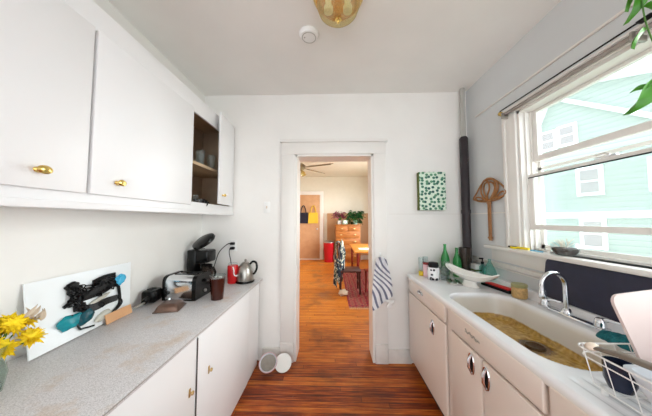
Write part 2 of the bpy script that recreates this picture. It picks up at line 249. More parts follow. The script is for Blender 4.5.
# ------------------------------------------------------------------ mesh helpers
class B:
    def __init__(s): s.bm = bmesh.new()
    def _new(s, vs, fs):
        v = [s.bm.verts.new(p) for p in vs]; out = []
        for f in fs:
            try: out.append(s.bm.faces.new([v[i] for i in f]))
            except ValueError: pass
        return v, out
    def box(s, x0, x1, y0, y1, z0, z1, bev=0, seg=2, rot=None, piv=None):
        x0, x1 = sorted((x0, x1)); y0, y1 = sorted((y0, y1)); z0, z1 = sorted((z0, z1))
        t = bmesh.new(); bmesh.ops.create_cube(t, size=1)
        for v in t.verts: v.co = V(((x0+x1)/2+v.co.x*(x1-x0), (y0+y1)/2+v.co.y*(y1-y0), (z0+z1)/2+v.co.z*(z1-z0)))
        if bev: bmesh.ops.bevel(t, geom=list(t.edges), offset=min(bev, .49*min(x1-x0, y1-y0, z1-z0)), segments=seg, affect='EDGES', profile=.5)
        if rot is not None:
            p = V(piv) if piv is not None else V(((x0+x1)/2, (y0+y1)/2, (z0+z1)/2))
            for v in t.verts: v.co = rot @ (v.co-p)+p
        s.merge(t); return s
    def merge(s, t):
        me = bpy.data.meshes.new('t'); t.to_mesh(me); t.free(); s.bm.from_mesh(me); bpy.data.meshes.remove(me)
    def tube(s, pts, r, seg=8, closed=False, cap=True, flat=1.0):
        pts = [V(p) for p in pts]; n = len(pts); R = r if isinstance(r, (list, tuple)) else [r]*n
        rings = []; ref = None
        for i, p in enumerate(pts):
            a = pts[i-1] if (i or closed) else p; b = pts[(i+1) % n] if (i < n-1 or closed) else p
            d = (b-a).normalized()
            if ref is None: ref = V((0, 0, 1)) if abs(d.z) < .9 else V((1, 0, 0))
            u = d.cross(ref).normalized(); w_ = u.cross(d).normalized(); ref = w_
            rings.append([s.bm.verts.new(p+R[i]*(math.cos(2*PI*k/seg)*u+flat*math.sin(2*PI*k/seg)*w_)) for k in range(seg)])
        for i in range(n if closed else n-1):
            A, Bq = rings[i], rings[(i+1) % n]
            for k in range(seg): s.bm.faces.new((A[k], A[(k+1) % seg], Bq[(k+1) % seg], Bq[k]))
        if cap and not closed:
            s.bm.faces.new(rings[0][::-1]); s.bm.faces.new(rings[-1])
        return s
    def lathe(s, prof, c=(0, 0, 0), seg=28, axis=None):
        c = V(c); q = V((0, 0, 1)).rotation_difference(V(axis).normalized()) if axis is not None else None
        rings = []
        for r, z in prof:
            row = []
            for k in range(1 if r < 1e-5 else seg):
                p = V((r*math.cos(2*PI*k/seg), r*math.sin(2*PI*k/seg), z))
                if q: p = q @ p
                row.append(s.bm.verts.new(p+c))
            rings.append(row)
        for A, Bq in zip(rings, rings[1:]):
            for k in range(seg):
                a0, a1 = A[k % len(A)], A[(k+1) % len(A)]; b0, b1 = Bq[k % len(Bq)], Bq[(k+1) % len(Bq)]
                f = [];  [f.append(x) for x in (a0, a1, b1, b0) if x not in f]
                if len(f) > 2:
                    try: s.bm.faces.new(f)
                    except ValueError: pass
        return s
    def grid(s, fn, nu, nv, uv=False):
        vs = [[s.bm.verts.new(fn(i/nu, j/nv)) for j in range(nv+1)] for i in range(nu+1)]
        lay = s.bm.loops.layers.uv.verify() if uv else None
        for i in range(nu):
            for j in range(nv):
                f = s.bm.faces.new((vs[i][j], vs[i+1][j], vs[i+1][j+1], vs[i][j+1]))
                if uv:
                    for l, (a, b) in zip(f.loops, ((i, j), (i+1, j), (i+1, j+1), (i, j+1))): l[lay].uv = (a/nu, b/nv)
        return s
    def prism(s, poly, axis, a, b):      # polygon in the two other axes, extruded a..b along axis
        def P(p, t):
            q = list(p); q.insert(axis, t); return V(q)
        n = len(poly); v0 = [s.bm.verts.new(P(p, a)) for p in poly]; v1 = [s.bm.verts.new(P(p, b)) for p in poly]
        s.bm.faces.new(v0); s.bm.faces.new(v1[::-1])
        for i in range(n): s.bm.faces.new((v0[i], v1[i], v1[(i+1) % n], v0[(i+1) % n]))
        return s
    def blob(s, c, sc, n=.0, seed=0, sub=3, rot=None):
        t = bmesh.new(); bmesh.ops.create_icosphere(t, subdivisions=sub, radius=1)
        for v in t.verts:
            k = 1+n*noise.noise(v.co*2.2+V((seed*3.1, seed, 0)))
            q = V((v.co.x*sc[0]*k, v.co.y*sc[1]*k, v.co.z*sc[2]*k))
            if rot is not None: q = rot @ q
            v.co = V(c)+q
        s.merge(t); return s
    def solidify(s, th):
        bmesh.ops.recalc_face_normals(s.bm, faces=s.bm.faces[:]); bmesh.ops.solidify(s.bm, geom=s.bm.faces[:], thickness=th); return s
    def build(s, name, m, parent=None, world=True, ang=35, fix=True):
        if fix: bmesh.ops.recalc_face_normals(s.bm, faces=s.bm.faces[:])
        me = bpy.data.meshes.new(name); s.bm.to_mesh(me); s.bm.free()
        me.materials.append(M[m] if isinstance(m, str) else m)
        me.shade_smooth(); me.set_sharp_from_angle(angle=math.radians(ang))
        o = bpy.data.objects.new(name, me); C.objects.link(o)
        if parent is not None:
            o.parent = parent
            if world:
                r = parent
                while r.parent: r = r.parent
                me.transform(Matrix.Translation(-r.location))
        return o
def tag(o, label=None, cat=None, group=None, kind=None):
    if label: o['label'] = label
    if cat: o['category'] = cat
    if group: o['group'] = group
    if kind: o['kind'] = kind
    return o
def thing(name, loc, label, cat, group=None, rz=0):
    o = bpy.data.objects.new(name, None); C.objects.link(o); o.location = loc; o.rotation_euler = (0, 0, rz); o.empty_display_size = .05
    return tag(o, label, cat, group)
def struct(o): o['kind'] = 'structure'; return o
def sempty(name, loc):
    o = bpy.data.objects.new(name, None); C.objects.link(o); o.location = loc; o['kind'] = 'structure'; return o
def solo(b, name, m, label, cat, group=None, kind=None, **k):
    return tag(b.build(name, m, **k), label, cat, group, kind)
def dup(root, loc, label, rz=None):
    r = root.copy(); C.objects.link(r); r.location = loc; r['label'] = label
    if rz is not None: r.rotation_euler = (0, 0, rz)
    for ch in list(root.children):
        c = ch.copy(); C.objects.link(c); c.parent = r
        for g in list(ch.children):
            d = g.copy(); C.objects.link(d); d.parent = c
    return r
def arc(c, r, a0, a1, n, f): return [f(c, r, math.radians(a0+(a1-a0)*i/n)) for i in range(n+1)]
def spline(pts, n=8, closed=False):
    P = [V(p) for p in pts]; out = []; m = len(P)
    for i in range(m if closed else m-1):
        p0 = P[i-1] if (i or closed) else P[0]; p1 = P[i]; p2 = P[(i+1) % m]; p3 = P[(i+2) % m] if (i+2 < m or closed) else P[-1]
        for k in range(n):
            t = k/n; out.append(.5*((2*p1)+(-p0+p2)*t+(2*p0-5*p1+4*p2-p3)*t*t+(-p0+3*p1-3*p2+p3)*t**3))
    if not closed: out.append(P[-1])
    return out

# ------------------------------------------------------------------ the setting
XL, XR, YB, ZC = -1.44, 1.48, 2.46, 2.91
DX0, DX1, DZ = -.405, .452, 2.22          # doorway
YJ = 2.68                                  # far face of the back wall
FX0, FX1, FY, FZ = -2.3, 1.48, 8.6, 3.15    # the room beyond
KY = -2.8                                  # how far the kitchen is built behind the viewpoint
struct(B().box(FX0-.2, FX1+.2, KY, FY+.2, -.06, 0).build('floor', 'floor'))
struct(B().box(XL-.15, XR+.15, KY, YB+.05, ZC, ZC+.08).build('ceiling', 'ceil'))
struct(B().box(FX0-.15, FX1+.14, YJ-.05, FY+.2, FZ, FZ+.08).build('ceiling', 'farwall'))
struct(B().box(XL-.15, XL, KY, YB+.02, 0, ZC).build('wall_left', 'wall'))
WY0, WY1, WZ0, WZ1 = .20, 1.80, 1.27, 2.365
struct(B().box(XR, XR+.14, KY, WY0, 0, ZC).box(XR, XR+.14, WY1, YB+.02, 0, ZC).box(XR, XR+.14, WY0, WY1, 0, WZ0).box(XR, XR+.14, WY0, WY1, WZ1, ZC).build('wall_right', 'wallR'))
struct(B().box(FX0-.15, DX0-.0, YB, YJ, 0, FZ).box(DX1, FX1+.14, YB, YJ, 0, FZ).box(DX0, DX1, YB, YJ, DZ, FZ).build('wall_back', 'wall'))
struct(B().box(FX0-.15, FX0, YJ, FY, 0, FZ).build('wall_far_left', 'farwall'))
struct(B().box(FX1, FX1+.14, YJ, 3.4, 0, FZ).box(FX1, FX1+.14, 8.0, FY, 0, FZ).box(FX1, FX1+.14, 3.4, 8.0, 0, .7).box(FX1, FX1+.14, 3.4, 8.0, 2.7, FZ).build('wall_far_right', 'farwall'))
struct(B().box(FX0-.15, FX1+.14, FY, FY+.15, 0, FZ).build('wall_far', 'farwall'))
wn = sempty('unseen_window', (FX1+.05, 5.7, .7))  # out of view, added to let light into the room beyond
b = B()
for y in (3.4, 4.9, 6.4, 7.94): b.box(FX1+.03, FX1+.1, y, y+.06, .7, 2.7)
for z in (.7, 1.7, 2.64): b.box(FX1+.04, FX1+.09, 3.4, 8.0, z, z+.06)
b.build('window_frame', 'trim', wn)
struct(B().box(FX0, -.30, FY-.03, FY, 0, 1.74).box(-.18, FX1, FY-.03, FY, 0, 1.74).build('wall_far_panelling', 'tan'))
struct(B().box(-.30, FX1, FY-.05, FY-.03, 0, .16).build('baseboard_far', 'trim'))
# doorway casing
t = sempty('trim_1', (.02, YB, 0))
b = B()
b.box(DX0-.145, DX0-.0, YB-.022, YB, 0, DZ+.02, .005).box(DX1, DX1+.135, YB-.022, YB, 0, DZ+.02, .005)
b.build('casing_side', 'trim', t)
B().box(DX0-.145, DX1+.135, YB-.026, YB, DZ+.0, DZ+.13, .004).box(DX0-.165, DX1+.155, YB-.045, YB, DZ+.13, DZ+.165, .006).build('casing_head', 'trim', t)
B().box(DX0-.145, DX0-.0, YB-.032, YB, 0, .2, .006).box(DX1, DX1+.135, YB-.032, YB, 0, .2, .006).build('plinth_block', 'trimdirt', t)
B().box(DX0-.0, DX0+.022, YB-.01, YJ+.01, 0, DZ).box(DX1-.022, DX1, YB-.01, YJ+.01, 0, DZ).box(DX0, DX1, YB-.01, YJ+.01, DZ-.022, DZ).build('jamb', 'trim', t)
B().box(DX0-.12, DX0, YJ, YJ+.02, 0, DZ+.12).box(DX1, DX1+.12, YJ, YJ+.02, 0, DZ+.12).box(DX0, DX1, YJ, YJ+.02, DZ, DZ+.12).build('casing_back', 'trim', t)
struct(B().box(-.74, DX0-.147, YB-.02, YB, 0, .14, .004).box(DX1+.137, .83, YB-.02, YB, 0, .14, .004).build('baseboard_back', 'trimdirt'))
# low seam line of the old wainscot on the back and right walls
struct(B().box(.62, 1.37, YB-.004, YB, 1.555, 1.565).build('trim_2', 'trim'))
struct(B().box(XR-.004, XR, 1.95, YB, 1.555, 1.565).build('trim_3', 'trim'))
struct(B().box(XR-.012, XR, KY, 2.3, 2.545, 2.56, .003).build('trim_4', 'trim'))
# wall bead lines and sloped ledge behind the sink
struct(B().box(XR-.03, XR, .0, 2.44, 1.11, 1.125, .005).box(XR-.022, XR, .0, 2.44, 1.075, 1.085, .003).box(XR-.015, XR, .0, 2.44, 1.09, 1.11).build('trim_5', 'trim'))

# window 1 (right wall)
wn = sempty('window_1', (XR, 1.0, WZ0))
B().box(XR-.02, XR, WY1, WY1+.12, WZ0-.01, WZ1+.02, .004).box(XR-.03, XR, WY1+.095, WY1+.125, WZ0-.01, WZ1+.05, .004).box(XR-.02, XR, WY0-.12, WY0, WZ0-.01, WZ1+.02, .004).box(XR-.02, XR, WY0-.12, WY1+.12, WZ1, WZ1+.06, .004).build('window_casing', 'trim', wn)
B().box(XR-.065, XR+.09, WY0-.2, 2.16, WZ0-.03, WZ0+.0, .008).build('window_sill', 'trim', wn)
B().box(XR-.018, XR, WY0-.15, 2.12, WZ0-.13, WZ0-.03, .004).build('apron', 'trim', wn)
B().box(XR, XR+.14, WY1-.022, WY1, WZ0, WZ1).box(XR, XR+.14, WY0, WY0+.022, WZ0, WZ1).box(XR, XR+.14, WY0, WY1, WZ1-.02, WZ1).box(XR+.09, XR+.17, WY0, WY1, WZ0-.03, WZ0+.012).box(XR+.035, XR+.045, WY1-.035, WY1-.022, WZ0, WZ1).box(XR+.075, XR+.083, WY1-.035, WY1-.022, WZ0, WZ1).build('window_jamb', 'trim', wn)
def sash(y0, y1, z0, z1, x, bot, top, st=.05):
    f = B()
    f.box(x, x+.035, y0, y0+st, z0, z1, .004).box(x, x+.035, y1-st, y1, z0, z1, .004).box(x+.001, x+.034, y0+st-.003, y1-st+.003, z0+.001, z0+bot).box(x+.001, x+.034, y0+st-.003, y1-st+.003, z1-top, z1-.001)
    fr = f.build('sash', 'trim', wn)
    B().box(x+.015, x+.019, y0+st, y1-st, z0+bot, z1-top).build('pane', 'pane', fr)
    return fr
sash(WY0+.023, WY1-.023, 1.425, 1.845, XR+.04, .036, .022)
sash(WY0+.023, WY1-.023, 1.945, WZ1-.021, XR+.085, .042, .02)
B().box(XR+.036, XR+.04, WY0+.03, WY1-.03, 1.816, 1.823).build('weatherstrip', 'mblack', wn)
l = B().box(XR+.028, XR+.05, 1.22, 1.32, 1.845, 1.855, .003).tube([(XR+.035, 1.25, 1.855), (XR+.03, 1.27, 1.868), (XR+.03, 1.31, 1.866)], .005).build('sash_lock', 'chrome', wn)
# storm frame outside
B().box(XR+.125, XR+.14, WY0, WY1, 1.88, 1.90).box(XR+.125, XR+.14, WY1-.05, WY1-.02, WZ0, WZ1).box(XR+.125, XR+.14, WY0, WY1, WZ0+.012, WZ0+.04).build('storm_frame', 'trim', wn)
B().box(XR+.131, XR+.134, WY0, WY1-.05, WZ0+.04, 1.88).build('storm_pane', 'pane', wn)

# ------------------------------------------------------------------ outside: the aqua house
FA = math.atan(.36); FO = V((9.4444-.36*0, 8.0, 0)); FO.x = 12.38-.36*8
fd = V((-math.sin(FA), math.cos(FA), 0)); fn = V((-math.cos(FA), -math.sin(FA), 0))
house = thing('neighbor_house', (FO.x, FO.y, -3.0), 'aqua clapboard neighbouring house with white trim seen through the kitchen window', 'house')
def fac_poly(bld, poly, d0, d1):
    n = len(poly); a = [bld.bm.verts.new(FO+fd*u+fn*d0+V((0, 0, z))) for u, z in poly]; c = [bld.bm.verts.new(FO+fd*u+fn*d1+V((0, 0, z))) for u, z in poly]
    bld.bm.faces.new(a); bld.bm.faces.new(c[::-1])
    for i in range(n): bld.bm.faces.new((a[i], c[i], c[(i+1) % n], a[(i+1) % n]))
    return bld
def fbox(bld, u0, u1, z0, z1, d0, d1): return fac_poly(bld, [(u0, z0), (u1, z0), (u1, z1), (u0, z1)], d0, d1)
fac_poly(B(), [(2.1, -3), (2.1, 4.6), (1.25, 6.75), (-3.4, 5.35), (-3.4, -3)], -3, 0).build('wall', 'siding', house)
fac_poly(B(), [(2.2, 4.45), (2.2, 4.75), (1.25, 7.0), (-3.5, 5.6), (-3.5, 5.35), (1.2, 6.72)], 0, .35).build('roof_rake', 'ftrim', house)
fac_poly(B(), [(1.25, 6.35), (1.25, 6.5), (-3.4, 2.98+.0), (-3.4, 2.78)], 0, .22).build('porch_roof_board', 'ftrim', house)
fbox(B(), -3.4, 2.1, 1.55, 1.78, 0, .08).build('belt_board', 'ftrim', house)
fbox(B(), 2.0, 2.16, -3, 4.6, 0, .05).build('corner_board', 'ftrim', house)
def fwin(u0, u1, z0, z1):
    f = B(); fbox(f, u0, u1, z0, z1, 0, .07); f.bm.faces.ensure_lookup_table(); fr = f.build('window', 'ftrim', house)
    g = B(); mz = (z0+z1)/2; k = .13*(u1-u0)+.02
    fbox(g, u0+k, u1-k, z0+k, mz-.03, .05, .08); fbox(g, u0+k, u1-k, mz+.03, z1-k, .05, .08); g.build('pane', 'fwin', fr)
fwin(1.22, 1.82, 4.32, 5.15); fwin(.62, 1.2, 4.36, 5.2); fwin(.03, .72, 2.37, 3.42); fwin(1.82, 2.04, 2.3, 3.4); fwin(.03, .70, .45, 1.54)
fwin(-1.6, -.9, 2.37, 3.42)
struct(B().box(1.9, 24, -8, 22, -3.1, -3.0).build('ground', 'grass'))

# ------------------------------------------------------------------ left upper cabinet
CF = -1.09
def knob(p, m, parent, axis=(1, 0, 0), s=1.0, ov=1.5, plate=True):
    b = B(); a = V(axis)
    b.lathe([(.0, .0), (.011*s, .0), (.008*s, .004), (.005*s, .012), (.007*s, .016), (.014*s, .02), (.016*s, .026), (.011*s, .032), (0, .034)], (0, 0, 0), 16, a)
    for v in b.bm.verts: v.co.y *= ov; v.co += V(p)
    return b.build('knob', m, parent)
uc = thing('wall_cabinet', (-1.27, 1.0, 1.555), 'long white upper wall cabinet with brass knobs, one compartment open', 'cabinet')
b = B()
b.box(XL+.002, CF-.018, .0, 2.45, 1.556, 1.58)                       # bottom board
b.box(XL+.002, CF-.019, .001, 2.449, 2.48, 2.499).box(XL+.002, CF-.018, 0, .02, 1.58, 2.48).box(XL+.002, CF-.018, 2.43, 2.45, 1.58, 2.48)
b.box(CF-.018, CF, 0, 2.45, 1.556, 1.64, .002).box(CF-.018, CF, 0, 2.45, 2.36, 2.50, .002)       # rails
for y0, y1 in ((0, .26), (.94, .98), (1.675, 1.70), (2.38, 2.45)): b.box(CF-.0175, CF-.0005, y0+.0005, y1-.0005, 1.63, 2.37)
b.box(CF-.03, CF+.012, 0, 2.452, 1.545, 1.575, .005)
b.build('body', 'cab', uc)
B().box(XL+.004, XL+.012, 1.68, 2.43, 1.58, 2.48).box(XL+.012, CF-.02, 1.68, 1.69, 1.58, 2.48).box(XL+.012, CF-.02, 2.42, 2.43, 1.58, 2.48).box(XL+.012, CF-.02, 1.69, 2.42, 1.581, 1.588).box(XL+.012, CF-.02, 1.69, 2.42, 2.465, 2.479).build('lining', 'inner', uc)
B().box(XL+.013, CF-.03, 1.691, 2.419, 1.955, 1.98).build('shelf', 'shelfm', uc)
for y0, y1, ky in ((.25, .95, .785), (.965, 1.685, 1.088)):
    d = B().box(CF+.001, CF+.02, y0, y1, 1.615, 2.372, .004).build('door', 'cab', uc)
    knob((CF+.02, ky, 1.682), 'brass', d)
    h = B().box(CF+.0, CF+.006, y0+.005, y0+.02, 1.70, 1.75).build('hinge', 'cab', d)
# the last door stands slightly ajar, hinged at the far end
rotd = Matrix.Rotation(math.radians(6), 3, 'Z'); hp = (CF+.004, 2.39, 0)
d = B().box(CF+.004, CF+.022, 2.02, 2.39, 1.645, 2.505, .004, rot=rotd.to_4x4().to_3x3(), piv=hp).build('door', 'cab', uc)
knob((CF+.053, 2.10, 1.73), 'brass', d, s=.9)
# things on the shelves of the open compartment
gl = thing('drinking_glass', (-1.16, 1.93, 1.98), 'clear glass on the open cabinet shelf, nearest to the viewer', 'glass', 'glasses on the open cabinet shelf')
B().lathe([(0, .003), (.028, .003), (.033, .13), (.035, .13), (.031, 0), (0, 0)], (0, 0, 0), 20).build('tumbler', 'glass', gl, world=False)
dup(gl, (-1.22, 2.02, 1.98), 'clear glass on the open cabinet shelf, middle one of three')
dup(gl, (-1.15, 2.09, 1.98), 'clear glass on the open cabinet shelf, closest to the ajar door')
mg = thing('black_mug', (-1.16, 1.93, 1.588), 'glossy black mug at the bottom of the open cabinet, nearer one', 'mug', 'black mugs in the cabinet')
B().lathe([(0, .004), (.034, .004), (.04, .09), (.044, .09), (.04, 0), (0, 0)], (0, 0, 0), 20).build('cup', 'black', mg, world=False)
B().tube([(.04, 0, .075), (.07, 0, .07), (.075, 0, .045), (.06, 0, .02), (.038, 0, .02)], .006).build('handle', 'black', mg, world=False)
dup(mg, (-1.19, 2.03, 1.588), 'glossy black mug at the bottom of the open cabinet, farther one', 1.2)
solo(B().lathe([(0, 0), (.03, 0), (.036, .03), (.036, .08), (.022, .1), (.022, .12), (0, .12)], (-1.14, 1.845, 1.588), 18), 'small_jar', 'glass', 'small clear jar at the bottom of the open cabinet beside the black mugs', 'jar')

# ------------------------------------------------------------------ left base cabinet and worktop
bc = thing('base_cabinet', (-1.1, 1.2, 0), 'white base cabinet with flat doors under the left worktop', 'cabinet')
b = B().box(XL+.005, -.77, .0, 2.40, .06, .8505).box(XL+.005, -.78, .0, 2.40, .0, .06)
b.build('body', 'cab', bc)
for y0, y1, ky in ((.60, 1.268, 1.215), (1.282, 2.06, 1.40)):
    d = B().box(-.769, -.752, y0, y1, .045, .8505, .003).build('door', 'cab', bc)
    kb = B().box(-.752, -.747, ky-.007, ky+.007, .565, .61, .004).lathe([(0, 0), (.005, 0), (.005, .010), (.011, .016), (.009, .022), (0, .024)], (-.752, ky, .588), 14, (1, 0, 0)).build('handle', 'brassd', d)
d = B().box(-.769, -.752, .0, .587, .045, .8505, .003).build('door', 'cab', bc)
B().box(-.751, -.749, 1.271, 1.279, .05, .838).build('gap_shade', 'toe', bc)  # dark strip stands in for the shade in the door gap
wt = thing('worktop', (-1.1, 1.2, .83), 'long grey speckled laminate worktop on the left cabinets', 'worktop')
B().box(-1.43, -.745, .0, 2.41, .852, .875, .003).build('surface', 'lam', wt)
B().box(-.747, -.741, .0, 2.41, .853, .874, .002).build('edge_band', 'lam', wt)
B().box(-.742, -.7395, .0, 2.41, .864, .867).box(-1.43, -.74, 2.41, 2.413, .853, .873).build('metal_edging', 'steel', wt)

# ------------------------------------------------------------------ right units: cabinet faces
RF = .80
def recess_handle(parent, y, z, vertical=True, s=1.0):
    b = B(); n = 20
    ring = []
    for k in range(n):
        a = 2*PI*k/n; u, v = .024*math.cos(a)*s, .055*math.sin(a)*s
        if not vertical: u, v = v, u*.6
        ring.append((RF-.026, y+u, z+v))
    b.tube(ring, .0045, 6, closed=True)
    if vertical: b.tube([(RF-.024, y, z+.05), (RF-.036, y+.004, z+.02), (RF-.038, y+.004, z-.02), (RF-.024, y, z-.05)], [.005, .009, .009, .005], 8)
    else: b.tube([(RF-.024, y-.05, z), (RF-.04, y-.03, z), (RF-.04, y+.03, z), (RF-.024, y+.05, z)], .006, 8)
    h = b.build('handle', 'chrome', parent)
    c = B().lathe([(0, 0), (.02*s, 0), (0, .0015)], (RF-.0225, y, z), 20, (-1, 0, 0))
    for v in c.bm.verts:
        if vertical: v.co.z = z+(v.co.z-z)*2.4
        else: v.co.y = y+(v.co.y-y)*2.4; v.co.z = z+(v.co.z-z)*.6
    c.build('recess', 'mblack' if vertical else 'steel', h)
def carcass(b, y0, y1):
    b.box(RF, XR-.01, y0, y0+.012, .12, .755).box(RF, XR-.01, y1-.012, y1, .12, .755).box(RF, XR-.01, y0, y1, .12, .135).box(XR-.03, XR-.01, y0, y1, .1, .7)
    b.box(RF, RF+.014, y0, y1, .105, .908)
def front(parent, name, y0, y1, z0, z1): return B().box(RF-.022, RF-.001, y0, y1, z0, z1, .007, 3).build(name, 'cream', parent)
c1 = thing('drawer_cabinet', (1.1, 2.0, 0), 'cream enamelled steel base unit with drawer over door, beside the doorway wall', 'cabinet')
b = B(); carcass(b, 1.56, 2.36); b.build('body', 'cream', c1)
B().box(RF+.05, RF+.065, 1.56, 2.36, 0, .125).build('toe_kick', 'toe', c1)
d = front(c1, 'drawer', 1.615, 2.35, .785, .905); recess_handle(d, 2.03, .858, False)
d = front(c1, 'door', 1.615, 2.35, .135, .772); recess_handle(d, 1.80, .672)
c2 = thing('sink_cabinet', (1.1, 1.2, 0), 'cream enamelled steel sink unit with two doors and chrome handles', 'cabinet')
b = B(); carcass(b, .875, 1.545); b.build('body', 'cream', c2)
B().box(RF+.05, RF+.065, .875, 1.545, 0, .125).build('toe_kick', 'toe', c2)
p = front(c2, 'front_panel', .885, 1.54, .785, .905)
e = B().tube(spline([(RF-.025, 1.365, .868), (RF-.025, 1.345, .846), (RF-.025, 1.325, .865), (RF-.025, 1.305, .843), (RF-.025, 1.287, .862), (RF-.025, 1.27, .842), (RF-.025, 1.25, .856)], 5), .0022, 6).tube([(RF-.025, 1.37, .85), (RF-.025, 1.30, .857), (RF-.025, 1.24, .85)], .002, 6).build('emblem', 'steel', p)
d = front(c2, 'door', 1.238, 1.54, .135, .772); recess_handle(d, 1.315, .70)
d = front(c2, 'door', .885, 1.228, .135, .772); recess_handle(d, 1.195, .70)
c3 = thing('near_cabinet', (1.1, .4, 0), 'plain cream enamelled steel unit under the dish rack end', 'cabinet')
b = B(); carcass(b, .0, .87); b.build('body', 'cream', c3)
B().box(RF+.05, RF+.065, .0, .87, 0, .125).build('toe_kick', 'toe', c3)
front(c3, 'door', .01, .862, .135, .905)

# ------------------------------------------------------------------ sink top (drainboards, basin, lip)
SX0, SX1, SY0, SY1, SZ = .782, 1.475, .0, 2.40, .94
def sst(t): t = max(0, min(1, t)); return t*t*(3-2*t)
def basin(x, y):
    cx, cy, hx, hy, r = 1.075, 1.335, .215, .435, .13
    qx, qy = abs(x-cx)-hx+r, abs(y-cy)-hy+r
    d = math.hypot(max(qx, 0), max(qy, 0))+min(max(qx, qy), 0)-r
    return d
def sinkz(x, y):
    z = SZ
    d = basin(x, y)
    if d < .012: z -= .16*sst((.012-d)/.05)
    else:
        if y < .86 and .84 < x < 1.3: z -= .004*(1 if math.sin((x-.84)*2*PI/.046) > 0 else 0)*sst((.86-y)/.03)
    if x > 1.375: z += .05*sst((x-1.40)/.03)
    e = min(x-SX0, 0.02)
    if e < .016: z -= .016-math.sqrt(max(0, .016**2-(.016-e)**2))
    return z
sk = thing('kitchen_sink', (1.13, 1.2, .9), 'white enamel sink top with drainboards and one stained basin', 'sink')
xs = [SX0+.002*i for i in range(9)]+[SX0+.02+i*(SX1-SX0-.02)/118 for i in range(119)]
b = B(); ny = 300
rows = [[b.bm.verts.new((x, SY0+(SY1-SY0)*j/ny, sinkz(x, SY0+(SY1-SY0)*j/ny))) for j in range(ny+1)] for x in xs]
for i in range(len(xs)-1):
    for j in range(ny): b.bm.faces.new((rows[i][j], rows[i+1][j], rows[i+1][j+1], rows[i][j+1]))
lo = [b.bm.verts.new((v.co.x, v.co.y, .897)) for v in rows[0]]
for j in range(ny): b.bm.faces.new((lo[j], rows[0][j], rows[0][j+1], lo[j+1]))
fe = [r[-1] for r in rows]; l2 = [b.bm.verts.new((v.co.x, v.co.y, .897)) for v in fe]
for i in range(len(fe)-1): b.bm.faces.new((fe[i], l2[i], l2[i+1], fe[i+1]))
b.build('top', 'sink', sk, ang=50)
B().lathe([(0, .002), (.034, .002), (.04, .006), (.045, .004), (.047, 0), (.047, -.02), (0, -.02)], (1.15, 1.345, .782), 28).build('drain', 'grime', sk)

# faucet
fc = thing('faucet', (1.375, 1.32, .94), 'chrome gooseneck faucet with side handles behind the sink basin', 'faucet')
B().box(1.335, 1.39, 1.18, 1.53, .941, .958, .008).lathe([(.026, 0), (.026, .012), (.018, .03), (.013, .035), (0, .035)], (1.35, 1.36, .957), 20).build('base', 'chrome', fc)
pts = [(1.35, 1.36, .975), (1.35, 1.36, 1.10)]+[(1.284+.066*math.cos(a), 1.36, 1.12+.07*math.sin(a)) for a in [PI*i/12 for i in range(13)]]+[(1.218, 1.36, 1.09)]
B().tube(pts, .0125, 14).build('spout', 'chrome', fc)
B().lathe([(.0, 0), (.016, 0), (.019, .02), (.015, .045), (0, .045)], (1.218, 1.36, 1.045), 18).build('nozzle', 'chrome', fc)
for y, s in ((1.21, -1), (1.505, 1)):
    h = B().lathe([(.024, 0), (.022, .02), (.02, .035), (.014, .042), (0, .044)], (1.365, y, .957), 18).build('handle', 'chrome', fc)
    B().tube([(1.365, y, .985), (1.375, y-.03, .998), (1.385, y-.085, 1.0)], [.01, .008, .006], 10).build('lever', 'chrome', h)

# black-navy board leaning behind the sink
rb = Matrix.Rotation(math.radians(8), 3, 'Y')
pnl = B()
poly = []
for (cy, cz, a0) in ((1.55, 1.185, 0), (.38, 1.185, 90), (.38, .995, 180), (1.55, .995, 270)):
    for k in range(5):
        a = math.radians(a0+90*k/4); poly.append((cy+.03*math.cos(a), cz+.03*math.sin(a)))
pnl.prism([(y, z-.965+.001) for y, z in poly], 0, 0, .01)
for v in pnl.bm.verts: v.co = rb @ v.co; v.co += V((1.415, 0, .992))
bmesh.ops.bevel(pnl.bm, geom=[e for e in pnl.bm.edges if e.calc_length() > .0], offset=.001, segments=1, affect='EDGES')
solo(pnl, 'backsplash_board', 'navy', 'long navy board leaning on the wall behind the faucet', 'board')

# ------------------------------------------------------------------ things on the right counter
def bottle(name, loc, label, m, h, r, group=None, neck=.012):
    t = thing(name, loc, label, 'bottle', group)
    B().lathe([(0, 0), (r*.9, 0), (r, .008), (r, h*.5), (r*.85, h*.62), (neck*1.15, h*.8), (neck, h*.95), (neck*1.2, h*.955), (neck*1.2, h), (neck*.8, h), (neck*.8, h*.96), (0, h*.95)], (0, 0, 0), 24).build('body', m, t, world=False)
    return t
Z0 = SZ+.001
for i, (x, y, lab) in enumerate(((.895, 2.31, 'slim clear glass with yellow liquid at the counter corner, nearer the doorway'), (.955, 2.355, 'slim clear glass with yellow liquid at the counter corner, beside the patterned cup'))):
    t = thing('slim_glass', (x, y, Z0), lab, 'glass', 'slim clear glasses with yellow liquid')
    B().lathe([(.0246, .045), (.026, .18), (.025, .18), (.0236, .045), (.0246, .045)], (0, 0, 0), 20).build('vessel', 'glass', t, world=False)
    B().lathe([(0, .002), (.0245, .002), (.0248, .045), (0, .045)], (0, 0, 0), 20).build('liquid', 'yellow', t, world=False)
t = thing('patterned_cup', (.955, 2.17, Z0), 'white glass cup with black flower print holding brushes', 'cup')
B().lathe([(0, .005), (.045, .005), (.052, .115), (.055, .115), (.049, 0), (0, 0)], (0, 0, 0), 28).build('vessel', 'dot', t, world=False)
t = thing('scrub_brush', (.955, 2.17, Z0+.006), 'dark bristled scrub brush standing in the patterned cup', 'brush')
B().lathe([(0, .1), (.04, .1), (.046, .125), (.04, .15), (0, .155)], (0, 0, 0), 24).build('bristles', 'mblack', t, world=False)
B().lathe([(0, 0), (.012, 0), (.01, .1), (0, .1)], (0, 0, 0), 12).build('handle', 'steel', t, world=False)
